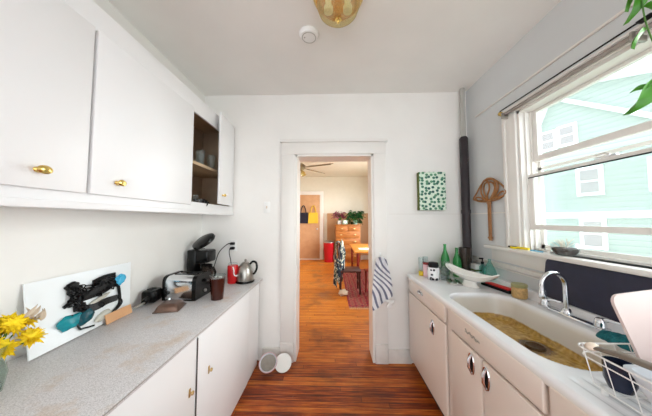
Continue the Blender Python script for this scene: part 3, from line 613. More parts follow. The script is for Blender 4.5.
t = thing('pink_glass', (.93, 2.265, Z0), 'small pinkish glass behind the patterned cup', 'glass')
B().lathe([(0, .004), (.028, .004), (.032, .12), (.034, .12), (.03, 0), (0, 0)], (0, 0, 0), 20).build('vessel', 'pinkg', t, world=False)
B().lathe([(.034, .12), (.036, .135), (.0, .14)], (0, 0, 0), 20).build('rim', 'darkred', t, world=False)
t = thing('clear_tumbler', (1.045, 2.145, Z0), 'clear glass tumbler in front of the green bottles', 'glass')
B().lathe([(0, .006), (.03, .006), (.036, .12), (.038, .12), (.034, 0), (0, 0)], (0, 0, 0), 20).build('vessel', 'glass', t, world=False)
t = thing('clear_tumbler', (1.085, 2.215, Z0), 'taller clear glass between the tumbler and the green bottles', 'glass')
B().lathe([(0, .006), (.034, .006), (.036, .16), (.038, .16), (.037, 0), (0, 0)], (0, 0, 0), 20).build('vessel', 'glass', t, world=False)
bottle('green_bottle', (1.145, 2.33, Z0), 'tall green glass bottle on the counter, left of two', 'ggreen', .31, .04, 'green glass bottles')
bottle('green_bottle', (1.235, 2.28, Z0), 'green glass bottle on the counter, right of two', 'ggreen', .28, .038, 'green glass bottles')
t = thing('smoked_vase', (1.325, 2.30, Z0), 'dark brown smoked glass vase beside the black pipe', 'vase')
B().lathe([(0, .01), (.04, .01), (.047, .15), (.05, .28), (.054, .28), (.05, .15), (.044, 0), (0, 0)], (0, 0, 0), 26).build('vessel', 'gdark', t, world=False)
# oval boat dish on a foot
t = thing('oval_dish', (1.165, 1.96, Z0), 'white porcelain boat shaped dish standing on a foot', 'dish', rz=math.radians(17))
def boat(u, v, k=0):
    a = 2*PI*u; r = v
    x = .085*r*math.cos(a); y = .25*r*math.sin(a)
    z = .045+.055*r**2+.045*abs(r*math.sin(a))**3
    return V((x, y, z))
b = B().grid(boat, 48, 10); bmesh.ops.remove_doubles(b.bm, verts=b.bm.verts[:], dist=.0004); b.solidify(.007); b.build('bowl', 'porc', t, world=False, fix=False)
b = B().lathe([(0, .0), (.05, .0), (.052, .006), (.04, .02), (.036, .05), (0, .052)], (0, 0, 0), 28)
for v in b.bm.verts: v.co.y *= 1.5
b.build('foot', 'porc', t, world=False)
t = thing('metal_tray', (1.085, 2.06, Z0), 'flat steel tray with cutlery left of the porcelain dish', 'tray', rz=-.3)
B().box(-.05, .05, -.09, .07, 0, .012, .004).build('pan', 'steel', t, world=False)
B().tube([(-.03, -.085, .018), (-.02, .06, .018)], .004).tube([(.01, -.08, .018), (.02, .055, .018)], .004).build('knife', 'chrome', t, world=False)
ZL = SZ+.051
t = thing('soap_bottle', (1.41, 2.17, ZL-.004), 'clear soap bottle with a black pump by the wall', 'bottle')
B().lathe([(0, 0), (.024, 0), (.026, .01), (.026, .075), (.01, .09), (.01, .1), (0, .1)], (0, 0, 0), 20).build('body', 'tealt', t, world=False)
B().lathe([(.012, .098), (.014, .12), (.005, .122), (.005, .145), (0, .145)], (0, 0, 0), 14).box(-.03, .008, -.007, .007, .143, .155, .003).build('pump', 'mblack', t, world=False)
t = thing('soap_box', (1.415, 2.29, ZL-.004), 'small white box between the vase and the soap bottle', 'box')
B().box(-.03, .03, -.05, .05, 0, .075, .004).build('carton', 'white', t, world=False)
B().box(-.031, .031, -.051, .051, .012, .03).build('label_band', 'olive', t, world=False)
t = thing('teal_bottle', (1.40, 2.06, ZL-.008), 'pale teal translucent plastic bottle right of the soap pump', 'bottle')
B().lathe([(0, 0), (.052, 0), (.055, .02), (.045, .07), (.022, .12), (.012, .14), (.012, .165), (0, .166)], (0, 0, 0), 24).build('body', 'tealt', t, world=False)
t = thing('sponge_tray', (1.338, 1.885, Z0), 'red card lying in a black tray along the back ledge', 'tray', rz=.17)
B().box(-.035, .035, -.13, .13, 0, .022, .006).build('tray', 'mblack', t, world=False)
B().box(-.027, .03, -.115, .09, .0215, .032, .004).build('card', 'redp', t, world=False)
t = thing('storage_jar', (1.345, 1.68, Z0), 'squat glass jar of grains with a pale lid', 'jar')
B().lathe([(0, 0), (.040, 0), (.046, .008), (.046, .07), (.042, .08), (0, .08)], (0, 0, 0), 28).build('jar_body', 'jar', t, world=False)
B().lathe([(.044, .076), (.047, .082), (.047, .096), (.042, .1), (0, .1)], (0, 0, 0), 28).build('lid', 'jarlid', t, world=False)
# teal cloth over the near handle area
def cl(u, v):
    x = 1.235+.10*u; y = .98+.13*v+.02*math.sin(5*u); e = max(abs(u-.5), abs(v-.5))*2
    return V((x, y, .945+.028*(1-e**3)+.012*noise.noise(V((u*5, v*5, 1)))+(.008)))
b = B().grid(cl, 24, 24); b.solidify(-.006)
solo(b, 'dish_cloth', 'sponge', 'crumpled dark teal dish cloth beside the right faucet handle', 'cloth')

# dish rack
RX0, RX1, RY0, RY1, RZ0, RZ1 = .83, 1.20, .30, .82, .962, 1.075
rk = thing('dish_rack', (1.03, .5, SZ), 'white wire dish rack on the near drainboard', 'dish rack')
b = B()
rect = lambda z, o: [(RX0-o, RY0-o, z), (RX1+o, RY0-o, z), (RX1+o, RY1+o, z), (RX0-o, RY1+o, z)]
def rr(z, o, r=.03):
    out = []
    for cx, cy, a0 in ((RX1+o-r, RY1+o-r, 0), (RX0-o+r, RY1+o-r, 90), (RX0-o+r, RY0-o+r, 180), (RX1+o-r, RY0-o+r, 270)):
        for k in range(5): a = math.radians(a0+90*k/4); out.append((cx+r*math.cos(a), cy+r*math.sin(a), z))
    return out
b.tube(rr(RZ1, .0), .0028, 8, closed=True).tube(rr(RZ1-.025, -.006), .002, 8, closed=True).tube(rr(RZ0, -.03), .0024, 8, closed=True)
b.build('rim', 'wire', rk)
b = B()
n = 9
for i in range(n):
    y = RY0+.03+(RY1-RY0-.06)*i/(n-1); b.tube([(RX0, y, RZ1), (RX0+.03, y, RZ0), (RX1-.03, y, RZ0), (RX1, y, RZ1)], .0014, 6)
n = 7
for i in range(n):
    x = RX0+.03+(RX1-RX0-.06)*i/(n-1); b.tube([(x, RY0, RZ1), (x, RY0+.03, RZ0), (x, RY1-.03, RZ0), (x, RY1, RZ1)], .0014, 6)
b.build('wires', 'wire', rk)
for x in (RX0+.045, RX1-.045):
    for y in (RY0+.045, RY1-.045): B().lathe([(0, 0), (.008, 0), (.008, RZ0-SZ), (0, RZ0-SZ)], (x, y, SZ), 10).build('foot', 'wire', rk)
# in the rack
def tubz():
    b = B(); x0, x1, y0, y1, z0, z1 = .842, 1.06, .36, .70, RZ0+.004, RZ1+.0
    def ring(o, z, r=.03):
        out = []
        for cx, cy, a0 in ((x1+o-r, y1+o-r, 0), (x0-o+r, y1+o-r, 90), (x0-o+r, y0-o+r, 180), (x1+o-r, y0-o+r, 270)):
            for k in range(6): a = math.radians(a0+90*k/5); out.append(b.bm.verts.new((cx+r*math.cos(a), cy+r*math.sin(a), z)))
        return out
    R = [ring(-.034, z0), ring(0, z1), ring(.007, z1), ring(.007, z1-.006), ring(.001, z1-.006)]
    inner = [ring(-.004, z1), ring(-.037, z0+.004)]
    seq = [R[0], R[4], R[3], R[2], inner[0], inner[1]]
    for A, Q in zip(seq, seq[1:]):
        for k in range(len(A)): b.bm.faces.new((A[k], A[(k+1) % len(A)], Q[(k+1) % len(A)], Q[k]))
    b.bm.faces.new(seq[0]); b.bm.faces.new(seq[-1]); return b
solo(tubz(), 'plastic_tub', 'tub', 'frosted white plastic tub sitting in the dish rack', 'tub')
cp = thing('navy_cup', (.904, .757, RZ0+.003), 'dark navy glazed cup in the rack corner', 'cup')
B().lathe([(0, .004), (.026, .004), (.035, .03), (.036, .085), (.033, .085), (.03, .03), (.022, .008), (0, .008)], (0, 0, 0), 24).build('vessel', 'bowln', cp, world=False)
ut = thing('spatula', (.90, .66, RZ1), 'taupe handled spatula with pale grip end lying across the rack rim', 'utensil')
B().tube([(.838, .765, RZ1+.016), (.852, .71, RZ1+.025), (.878, .63, RZ1+.025), (.93, .48, RZ1+.024)], [.013, .018, .02, .016], 12, flat=.45).build('handle', 'taupe', ut)
B().blob((.836, .768, RZ1+.017), (.019, .014, .013), 0, 1, 2).build('grip_end', 'beige', ut)
# cutting board leaning in the rack
pb = B(); bw, bh, rc = .26, .29, .03; poly = []
for cx, cz, a0 in ((bw-rc, bh-rc, 0), (rc, bh-rc, 90), (rc, rc, 180), (bw-rc, rc, 270)):
    for k in range(6): a = math.radians(a0+90*k/5); poly.append((cx+rc*math.cos(a), cz+rc*math.sin(a)))
pb.prism(poly, 1, 0, .009)
rm = Matrix.Rotation(math.radians(-15), 3, 'X') @ Matrix.Rotation(math.radians(-7), 3, 'Y')
for v in pb.bm.verts: v.co = rm @ v.co; v.co += V((.972, .722, RZ0+.006))
solo(pb, 'cutting_board', 'pink', 'pale pink plastic cutting board leaning in the dish rack', 'cutting board')

# ------------------------------------------------------------------ window sill things
SI = WZ0+.001
t = thing('terrarium_bowl', (1.50, 1.50, SI), 'low clear glass bowl of soil and dry sprouts on the window sill', 'bowl')
B().lathe([(0, .003), (.045, .003), (.062, .025), (.066, .055), (.058, .078), (.061, .08), (.07, .055), (.066, .022), (.048, 0), (0, 0)], (0, 0, 0), 28).build('vessel', 'glass', t, world=False)
B().lathe([(0, .004), (.044, .004), (.060, .025), (.064, .045), (.03, .052), (0, .05)], (0, 0, 0), 28).build('soil', 'soil', t, world=False)
b = B()
for i in range(14):
    a = random.uniform(0, 2*PI); r = random.uniform(.01, .04); h = random.uniform(.075, .11); q = a+random.uniform(-1, 1)
    b.tube([(r*math.cos(a), r*math.sin(a), .045), (r*math.cos(a)*1.1, r*math.sin(a)*1.1, h*.7), (r*math.cos(a)+.03*math.cos(q), r*math.sin(a)+.03*math.sin(q), h)], .002, 5)
b.build('sprouts', 'dried', t, world=False)
t = thing('marker_pen', (1.455, 1.77, SI+.008), 'yellow marker pen with a dark cap lying on the window sill', 'pen')
B().tube([(1.46, 1.72, SI+.010), (1.455, 1.82, SI+.010)], .009, 12).build('barrel', 'yell', t)
B().tube([(1.455, 1.82, SI+.010), (1.45, 1.90, SI+.010)], [.0085, .006], 12).build('cap', 'mblack', t)
solo(B().lathe([(.012, 0), (.026, 0), (.026, .014), (.012, .014), (.012, 0)], (1.452, 1.845, SI), 22), 'tape_roll', 'yell', 'small roll of yellow tape on the sill beside the marker', 'tape')
t = thing('toothbrush', (1.45, 1.63, SI+.005), 'blue and white toothbrush lying on the window sill', 'toothbrush')
B().tube([(1.452, 1.70, SI+.006), (1.455, 1.60, SI+.006)], .005, 8).build('handle', 'bluep', t)
B().tube([(1.455, 1.60, SI+.006), (1.457, 1.55, SI+.006)], .004, 8).box(1.45, 1.464, 1.55, 1.572, SI+.008, SI+.018).build('head', 'white', t)

# curtain rod + rolled shade
t = thing('curtain_rod', (1.43, 1.0, 2.40), 'thin black curtain rod with a brass end above the window', 'curtain rod')
B().tube([(1.425, -.1, 2.415), (1.425, 1.90, 2.415)], .0045, 8).build('rod', 'mblack', t)
B().lathe([(0, 0), (.014, .0), (.018, .012), (.014, .024), (0, .028)], (1.425, 1.885, 2.392), 14, (0, 1, 0)).box(1.42, 1.48, 1.885, 1.90, 2.37, 2.40, .003).build('end_bracket', 'brass', t)
B().box(1.40, 1.43, .98, 1.03, 2.400, 2.410, .002).build('clip', 'mblack', t)
t = thing('roller_shade', (1.43, 1.0, 2.34), 'rolled up grey brown window shade under the curtain rod', 'window shade')
B().tube([(1.435, -.05, 2.372), (1.435, 1.87, 2.372)], .012, 14).build('roll', 'shade', t)
B().box(1.425, 1.43, -.05, 1.87, 2.388, 2.396).build('hem_bar', 'trim', t)
for y in (1.86, 1.05): B().box(1.41, 1.479, y, y+.012, 2.335, 2.385, .002).build('bracket', 'steel', t)

# ------------------------------------------------------------------ right corner: pipe, picture, beater, towel
t = thing('heating_pipe', (1.405, 2.395, 0), 'vertical pipe in the corner, black below and grey above', 'pipe')
B().lathe([(.04, 1.0), (.041, 2.36), (.03, 2.38), (.0, 2.38)], (1.405, 2.395, 0), 20).build('lower_pipe', 'iron', t)
B().lathe([(.024, 2.37), (.024, ZC-.003), (0, ZC-.003)], (1.405, 2.395, 0), 18).build('upper_pipe', 'greyp', t)
B().lathe([(.040, 1.56), (.045, 1.565), (.045, 1.60), (.040, 1.605)], (1.405, 2.395, 0), 18).build('coupling', 'iron', t)
t = thing('canvas_picture', (1.065, 2.43, 1.6), 'small square canvas of green dabs hung on the back wall', 'picture')
B().box(.925, 1.20, 2.388, 2.393, 1.60, 2.005, .002).build('painting', 'canvas', t)
B().box(.925, 1.20, 2.393, 2.458, 1.60, 2.005, .002).build('stretcher', 'olive', t)
# carpet beater: paths drawn in the wall plane
def bp_(u, v):   # u right, v down, both in hundredths; centre of the head at (262,118)
    return V((1.458, 2.12-(u-262)*.0024, 1.777-(v-118)*.0017))
cb = thing('carpet_beater', (1.46, 2.115, 1.3), 'woven rattan carpet beater hanging on the wall left of the window', 'carpet beater')
loops = [[(178, 165), (172, 155), (185, 128), (215, 85), (262, 55), (305, 80), (332, 112), (350, 140), (345, 155), (310, 172), (262, 182), (215, 178)],
         [(262, 182), (222, 140), (216, 95), (240, 62), (285, 62), (308, 95), (302, 140)],
         [(262, 180), (240, 150), (232, 110), (246, 80), (278, 80), (292, 110), (284, 150)],
         [(262, 178), (226, 162), (196, 150), (184, 160), (198, 172), (232, 170)],
         [(262, 178), (298, 160), (330, 140), (342, 148), (328, 162), (292, 168)],
         [(236, 60), (262, 75), (268, 110), (250, 150), (262, 180), (300, 130), (290, 75), (262, 62)]]
b = B()
for k, lp in enumerate(loops):
    P = spline([bp_(*q)+V((-.006*math.sin(i*1.9+k), 0, 0)) for i, q in enumerate(lp)], 7, True)
    b.tube(P, .0075, 8, closed=True)
b.build('head', 'wicker', cb)
b = B()
for o in (-.011, .011): b.tube([bp_(262, 176)+V((0, o, 0)), bp_(262, 215)+V((0, o, 0)), bp_(262, 360)+V((0, o*.8, 0)), bp_(263, 394)+V((0, o*.8, 0))], .009, 8)
b.build('handle', 'wicker', cb)
for q in (186, 374): B().tube([bp_(262, q), bp_(262, q+9)], .020, 12).build('binding', 'wicker', cb)
# towel on the doorway casing
tw = thing('hand_towel', (.53, 2.41, .58), 'blue grey striped white towel hanging at the right door casing', 'towel')
def tow(u, v):
    # v 0 top .. 1 bottom ; gathers at the top
    w_ = .10+.10*min(1, (v*1.5))**.8; cx = .515+.012*v
    x = cx+(u-.5)*w_*1.05; z = 1.11-.46*v-(.10*(1-u)*v)+.05*u*v-.03*(2*u-1)**2*(1-v)
    y = 2.405+.018*math.sin(u*11+v*2)*(1-.35*v)-.012*math.cos(u*4)
    return V((x, y, z))
b = B().grid(tow, 40, 30, uv=True); b.solidify(.004)
uvl = b.bm.loops.layers.uv.active
for f in b.bm.faces:
    for l in f.loops: p = l.vert.co; l[uvl].uv = ((p.x*.85+p.z*.62+.03*math.sin(p.z*14)), 0)
b.build('cloth', 'towel', tw)
B().tube(spline([(.555, 2.375, .665), (.60, 2.37, .66), (.635, 2.375, .655), (.60, 2.365, .645), (.57, 2.37, .61), (.61, 2.37, .62)], 6), .014, 10).build('knot', 'white', tw)
t = thing('wall_hook', (.515, 2.43, 1.12), 'small white hook holding the striped towel', 'hook')
B().tube([(.515, 2.437, 1.13), (.515, 2.405, 1.118), (.515, 2.395, 1.13)], .005, 8).box(.505, .525, 2.434, 2.438, 1.10, 1.15, .001).build('hook_body', 'white', t)
# light switch, outlet
t = thing('light_switch', (-.715, 2.45, 1.63), 'white light switch plate left of the doorway', 'light switch')
B().box(-.75, -.68, 2.452, 2.459, 1.575, 1.695, .003).build('plate', 'white', t)
B().box(-.722, -.708, 2.443, 2.452, 1.622, 1.65, .002).build('toggle', 'beige', t)
t = thing('wall_outlet', (-1.075, 2.45, 1.21), 'white wall outlet behind the kettle with two black plugs', 'outlet')
B().box(-1.112, -1.04, 2.452, 2.459, 1.155, 1.275, .003).build('plate', 'white', t)
for z in (1.19, 1.24): B().box(-1.10, -1.058, 2.41, 2.451, z-.014, z+.014, .006).build('plug', 'mblack', t)

# ------------------------------------------------------------------ ceiling things
t = thing('ceiling_light', (.042, 1.345, ZC), 'brass flush ceiling light with amber glass dome', 'ceiling light')
B().lathe([(0, -.002), (.155, -.002), (.16, -.012), (.152, -.03), (.138, -.045), (.13, -.045), (.13, -.02), (0, -.02)], (.042, 1.345, ZC), 40).build('pan', 'brass', t)
B().lathe([(.134, -.04), (.135, -.07), (.12, -.11), (.09, -.138), (.05, -.152), (.012, -.157), (0, -.157)], (.042, 1.345, ZC), 40).build('glass_dome', 'amber', t)
B().lathe([(0, -.158), (.016, -.158), (.02, -.164), (.012, -.17), (.012, -.178), (.007, -.186), (0, -.19)], (.042, 1.345, ZC), 18).build('finial', 'brass', t)
for x in (-.02, .10): B().lathe([(0, -.02), (.02, -.02), (.018, -.06), (.028, -.08), (.028, -.11), (0, -.125)], (x, 1.345, ZC), 16).build('bulb', 'white', t)
t = thing('smoke_detector', (-.172, 1.635, ZC), 'round white smoke detector on the ceiling', 'smoke detector')
B().lathe([(0, -.001), (.074, -.001), (.074, -.012), (.068, -.018), (.062, -.029), (.05, -.032), (0, -.033)], (-.172, 1.635, ZC), 36).build('housing', 'white', t)
B().lathe([(.053, -.0305), (.053, -.034), (.048, -.034), (.048, -.0305)], (-.172, 1.635, ZC), 30).lathe([(0, -.0325), (.006, -.0325), (.005, -.036), (0, -.036)], (-.205, 1.63, ZC), 10).build('vent_ring', 'greyp', t)
# hanging plant by the window
def leaf(b, p, d, up, L, W):
    d = V(d).normalized(); s = d.cross(V(up)).normalized(); n = s.cross(d)
    def f(u, v):
        wv = W*math.sin(PI*min(1, u**.7))*(1-.25*u); x = (v-.5)*2
        return V(p)+d*L*u+s*wv*x*.5+n*(.25*W*abs(x)-.35*L*u*u)
    b.grid(f, 8, 4)
hpt = thing('hanging_plant', (1.30, .66, 2.6), 'trailing green leafy plant hanging by the window top', 'plant')
B().lathe([(0, .0), (.07, .0), (.1, .13), (.105, .13), (.1, .14), (.09, .13), (0, .12)], (1.30, .62, 2.52), 24).build('pot', 'white', hpt)
B().tube([(1.30, .62, 2.65), (1.30, .62, ZC-.002)], .003, 6).tube([(1.20, .62, 2.655), (1.30, .62, 2.8), (1.40, .62, 2.655)], .002, 6).build('hanger', 'mblack', hpt)
b = B(); lv = B()
for pts in ([(1.28, .66, 2.66), (1.24, .78, 2.62), (1.22, .86, 2.45), (1.23, .88, 2.34), (1.24, .87, 2.2), (1.27, .85, 2.06)], [(1.34, .6, 2.66), (1.37, .74, 2.6), (1.38, .8, 2.3), (1.37, .78, 2.05), (1.36, .8, 1.95)], [(1.3, .55, 2.66), (1.25, .45, 2.6), (1.22, .42, 2.3), (1.22, .44, 2.1)]):
    P = spline(pts, 6); b.tube(P, .0025, 6)
    for i in range(6, len(P)-1, 4):
        if P[i].z > 2.42 or True:
            a = i*2.4; leaf(lv, P[i], (math.cos(a)*.7, math.sin(a)*.7, -.7), (0, 0, 1), .075, .05)
leaf(lv, (1.27, .90, 2.055), (-.28, .16, -1), (.2, -1, .2), .13, .10); leaf(lv, (1.26, .905, 2.03), (-.75, .25, -.1), (.1, -1, .5), .045, .03)
leaf(lv, (1.215, .875, 2.42), (-.0, .1, -1), (.1, -1, .2), .12, .07)
b.build('vines', 'stem', hpt); lv.build('leaves', 'leaf', hpt, ang=60)

# ------------------------------------------------------------------ left worktop things
T0 = .876
# coffee maker
t = thing('coffee_maker', (-1.30, 2.235, T0), 'black drip coffee maker with its lid open', 'coffee maker')
x0, x1, y0, y1 = -1.40, -1.185, 2.15, 2.33
B().box(x0, x1+.01, y0, y1, T0, T0+.03, .008).box(x0, x0+.09, y0, y1, T0+.02, T0+.33, .014).box(x0+.02, x1-.01, y0+.01, y1-.01, T0+.205, T0+.325, .02, 3).build('housing', 'black', t)
B().lathe([(0, 0), (.055, 0), (.055, .008), (0, .008)], (-1.25, 2.24, T0+.03), 24).build('hotplate', 'steel', t)
ca = B().lathe([(0, 0), (.05, 0), (.064, .03), (.064, .07), (.048, .115), (.05, .125), (.046, .125), (.0, .12)], (-1.245, 2.235, T0+.04), 28).build('carafe', 'gdark', t)
B().tube([(-1.197, 2.205, T0+.155), (-1.15, 2.18, T0+.16), (-1.125, 2.17, T0+.12), (-1.135, 2.175, T0+.07), (-1.185, 2.2, T0+.06)], .011, 10).build('carafe_handle', 'black', ca)
B().lathe([(0, .125), (.05, .125), (.05, .138), (.03, .145), (0, .145)], (-1.245, 2.235, T0+.04), 24).build('carafe_lid', 'black', ca)
lid = B(); lid.lathe([(0, 0), (.1, 0), (.108, .01), (.105, .03), (.07, .045), (0, .048)], (0, 0, 0), 30)
rl = Matrix.Rotation(math.radians(34), 3, 'X') @ Matrix.Rotation(math.radians(-20), 3, 'Y')
for v in lid.bm.verts: v.co.x *= 1.1; v.co = rl @ v.co; v.co += V((-1.28, 2.25, T0+.395))
lid.build('lid', 'black', t)
# toaster
t = thing('toaster', (-1.17, 1.84, T0), 'chrome toaster with black end panels beside the iced tea', 'toaster')
tx0, tx1, ty0, ty1 = -1.30, -1.04, 1.722, 1.945
def hull(b, xa, xb, z0, z1, o):
    poly = []; r = .045
    ya, yb = ty0-o, ty1+o
    poly += [(ya, z0), ]
    for k in range(6): a = math.radians(180-90*k/5); poly.append((ya+r+r*math.cos(a), z1-r+r*math.sin(a)))
    for k in range(6): a = math.radians(90-90*k/5); poly.append((yb-r+r*math.cos(a), z1-r+r*math.sin(a)))
    poly.append((yb, z0)); b.prism(poly, 0, xa, xb); return b
hull(B(), tx0+.02, tx1-.03, T0+.015, T0+.185, 0).build('body', 'chrome', t)
hull(B(), tx1-.03, tx1, T0+.006, T0+.19, .004).build('end_panel', 'black', t); hull(B(), tx0, tx0+.02, T0+.006, T0+.19, .004).build('end_panel', 'black', t)
B().box(tx0+.04, tx1-.05, 1.795, 1.82, T0+.186, T0+.188).box(tx0+.04, tx1-.05, 1.87, 1.895, T0+.186, T0+.188).build('slot', 'mblack', t)
B().box(tx0+.01, tx1-.01, ty0+.01, ty1-.01, T0, T0+.016).build('base', 'black', t)
B().box(tx1, tx1+.022, 1.83, 1.86, T0+.12, T0+.14, .005).build('lever', 'black', t)
B().lathe([(0, 0), (.014, 0), (.012, .012), (0, .013)], (tx1, 1.845, T0+.05), 16, (1, 0, 0)).build('dial', 'steel', t)
# black hand appliance with long stem
t = thing('hand_blender', (-1.34, 1.66, T0), 'black hand blender lying by the wall with its thin shaft towards the art sheet', 'hand blender')
B().box(-1.41, -1.31, 1.64, 1.755, T0+.008, T0+.10, .022, 4, rot=Matrix.Rotation(.2, 3, 'Z')).tube([(-1.352, 1.67, T0+.05), (-1.34, 1.60, T0+.034)], [.032, .018], 12).build('handle', 'black', t)
B().tube([(-1.336, 1.605, T0+.033), (-1.358, 1.50, T0+.012)], .006, 8).build('shaft', 'steel', t)
B().box(-1.38, -1.34, 1.67, 1.72, T0+.098, T0+.106, .006).build('button', 'mblack', t)
# copper-brown lidded dish
t = thing('butter_dish', (-1.135, 1.585, T0), 'flat copper brown square dish lid with a steel knob', 'dish', rz=.25)
def pil(u, v):
    a = (u-.5)*2; c = (v-.5)*2; e = (1-abs(a)**6)*(1-abs(c)**6)
    return V((a*.07, c*.07, .008+.04*max(0, e)**.6))
b = B().grid(pil, 24, 24); b.build('lid', 'copper', t, world=False)
B().box(-.078, .078, -.078, .078, 0, .008, .004).build('plate', 'copper', t, world=False)
B().lathe([(.005, .046), (.005, .054), (.012, .06), (.01, .07), (0, .072)], (-.01, .01, 0), 16).build('knob', 'chrome', t, world=False)
# iced tea
t = thing('iced_tea_glass', (-.905, 1.785, T0), 'tall plastic glass of dark iced tea near the worktop edge', 'glass')
B().lathe([(.0565, .165), (.058, .188), (.0565, .188), (.055, .165), (.0565, .165)], (0, 0, 0), 28).build('vessel', 'glass', t, world=False)
B().lathe([(0, 0), (.0445, 0), (.0565, .165), (.03, .168), (0, .167)], (0, 0, 0), 28).build('tea', 'tea', t, world=False)
b = B()
for i in range(3): b.box(-.012, .012, -.012, .012, -.012, .012, .004, rot=Matrix.Rotation(i, 3, 'Z') @ Matrix.Rotation(i*1.3, 3, 'X'), piv=(0, 0, 0)); [setattr(v, 'co', v.co+V((.024*math.cos(i*1.3), .024*math.sin(i*1.3), .160))) for v in list(b.bm.verts)[-(len(b.bm.verts)//(i+1)):]]
b.build('ice', 'clearr', t, world=False)
# red grinder
t = thing('coffee_grinder', (-.985, 2.24, T0), 'red electric coffee grinder between the coffee maker and kettle', 'grinder')
B().lathe([(0, 0), (.046, 0), (.05, .006), (.05, .165), (.046, .172), (0, .172)], (0, 0, 0), 28).build('housing', 'red', t, world=False)
B().lathe([(.044, .172), (.046, .185), (.04, .195), (0, .197)], (0, 0, 0), 28).build('lid', 'glass', t, world=False)
B().tube(spline([(.02, -.047, .165), (.032, -.05, .13), (.036, -.05, .09), (.055, -.04, .075), (.07, -.02, .09)], 5), .005, 8).build('clip', 'white', t, world=False)
# kettle
t = thing('electric_kettle', (-.872, 2.27, T0), 'brushed steel electric kettle with black handle at the worktop corner', 'kettle')
B().lathe([(0, 0), (.088, 0), (.092, .006), (.09, .02), (0, .02)], (0, 0, 0), 30).build('base', 'black', t, world=False)
B().lathe([(0, .02), (.082, .02), (.084, .03), (.076, .11), (.058, .165), (.044, .18), (.0, .183)], (0, 0, 0), 34).build('body', 'steel', t, world=False)
B().lathe([(.042, .181), (.034, .195), (.01, .201), (.007, .207), (.012, .217), (.008, .227), (0, .229)], (0, 0, 0), 20).build('lid', 'steel', t, world=False)
B().tube(spline([(.045, .01, .175), (.075, .0, .203), (.112, -.01, .192), (.12, -.01, .14), (.10, -.005, .095), (.082, 0, .08)], 6), .0105, 10).build('handle', 'black', t, world=False)
B().tube([(-.066, 0, .11), (-.083, 0, .15), (-.094, 0, .168)], [.02, .015, .01], 12).build('spout', 'steel', t, world=False)
solo(B().tube(spline([(-1.08, 2.408, 1.24), (-1.10, 2.39, 1.245), (-1.15, 2.385, 1.21), (-1.20, 2.38, 1.15), (-1.225, 2.365, 1.06), (-1.25, 2.345, .93)], 6), .004, 8), 'power_cord', 'mblack', 'black cord from the upper outlet socket to the coffee maker', 'cord')
solo(B().tube(spline([(-1.08, 2.408, 1.19), (-1.085, 2.38, 1.19), (-1.075, 2.35, 1.15), (-1.05, 2.33, 1.08), (-1.03, 2.33, .97), (-1.01, 2.325, .882)], 6), .004, 8), 'power_cord', 'mblack', 'black cord from the lower outlet socket down behind the red grinder', 'cord')

# propped sheet with melted-plastic relief
sh = thing('art_sheet', (-1.39, 1.24, T0), 'white sheet with a black and teal melted plastic relief leaning on the wall', 'artwork')
A = V((-1.335, .985, T0+.002)); Bq = V((-1.385, 1.53, T0+.002)); Cc = V((-1.43, 1.575, 1.20)); Dd = V((-1.43, 1.02, 1.20))
def sp_(u, v, o=0):
    p = (A*(1-u)+Bq*u)*(1-v)+(Dd*(1-u)+Cc*u)*v
    return p+V((.97, .03, .1)).normalized()*o
b = B().grid(lambda u, v: sp_(u, v), 8, 8); b.solidify(.006); b.build('sheet', 'sheet', sh)
# image-space to sheet coords: sheet spans px x 22..129
def S(px, py, o=.012):
    u = (px-25)/104.0; yt = 285-u*22; yb = 365-u*53; v = 1-(py-yt)/(yb-yt); return sp_(u, v, o)
b = B()
def strand(pts, r, o=.014): b.tube(spline([S(*p, o+.004*math.sin(i*2.1)) for i, p in enumerate(pts)], 5), r, 8)
random.seed(3)
# left clump, upper bar, lower bar, right end
for i in range(26):
    px, py = random.uniform(57, 66), random.uniform(290, 315); strand([(px, py), (px+random.uniform(-5, 5), py+random.uniform(-5, 5)), (px+random.uniform(-6, 6), py+random.uniform(-7, 7))], random.uniform(.006, .012))
for i in range(12):
    f = i/11; k = (f-.5)*24
    strand([(67, 304+k*.25), (80, 297+k*.45), (95, 290+k*.5), (106, 284+k*.25)], .0075, .012+.014*math.sin(PI*f))
for i in range(5): strand([(80, 286+i*2), (92, 280+i*2), (106, 276.5+i*2)], .007)
for i in range(5): strand([(68, 315+i*1.6), (84, 309+i*1.5), (96, 304+i*1.2), (108, 300+i)], .007)
strand([(107, 284), (110, 292), (113, 305), (108, 312), (101, 318)], .008); strand([(108, 300), (114, 305), (110, 312), (100, 319)], .007)
for q in ((89, 287), (96, 283), (87, 311)): b.tube([S(q[0]+3*math.cos(a), q[1]+2.6*math.sin(a), .022) for a in [2*PI*k/12 for k in range(12)]], .0035, 6, closed=True)
strand([(58, 322), (64, 336), (70, 336), (80, 333)], .005)
for i in range(46):
    f = random.random(); px = 62+44*f+random.uniform(-3, 3); py = 305-22*f+random.uniform(-8, 8)
    if i % 3 == 0: px, py = random.uniform(56, 68), random.uniform(290, 318)
    rr0 = random.uniform(1.2, 3.2); ph_ = random.uniform(0, 6)
    b.tube([S(px+rr0*1.4*math.cos(a), py+rr0*math.sin(a), .027+.006*math.sin(a*2+ph_)) for a in [2*PI*k/10 for k in range(10)]], random.uniform(.002, .0035), 5, closed=True)
b.build('black_relief', 'black', sh)
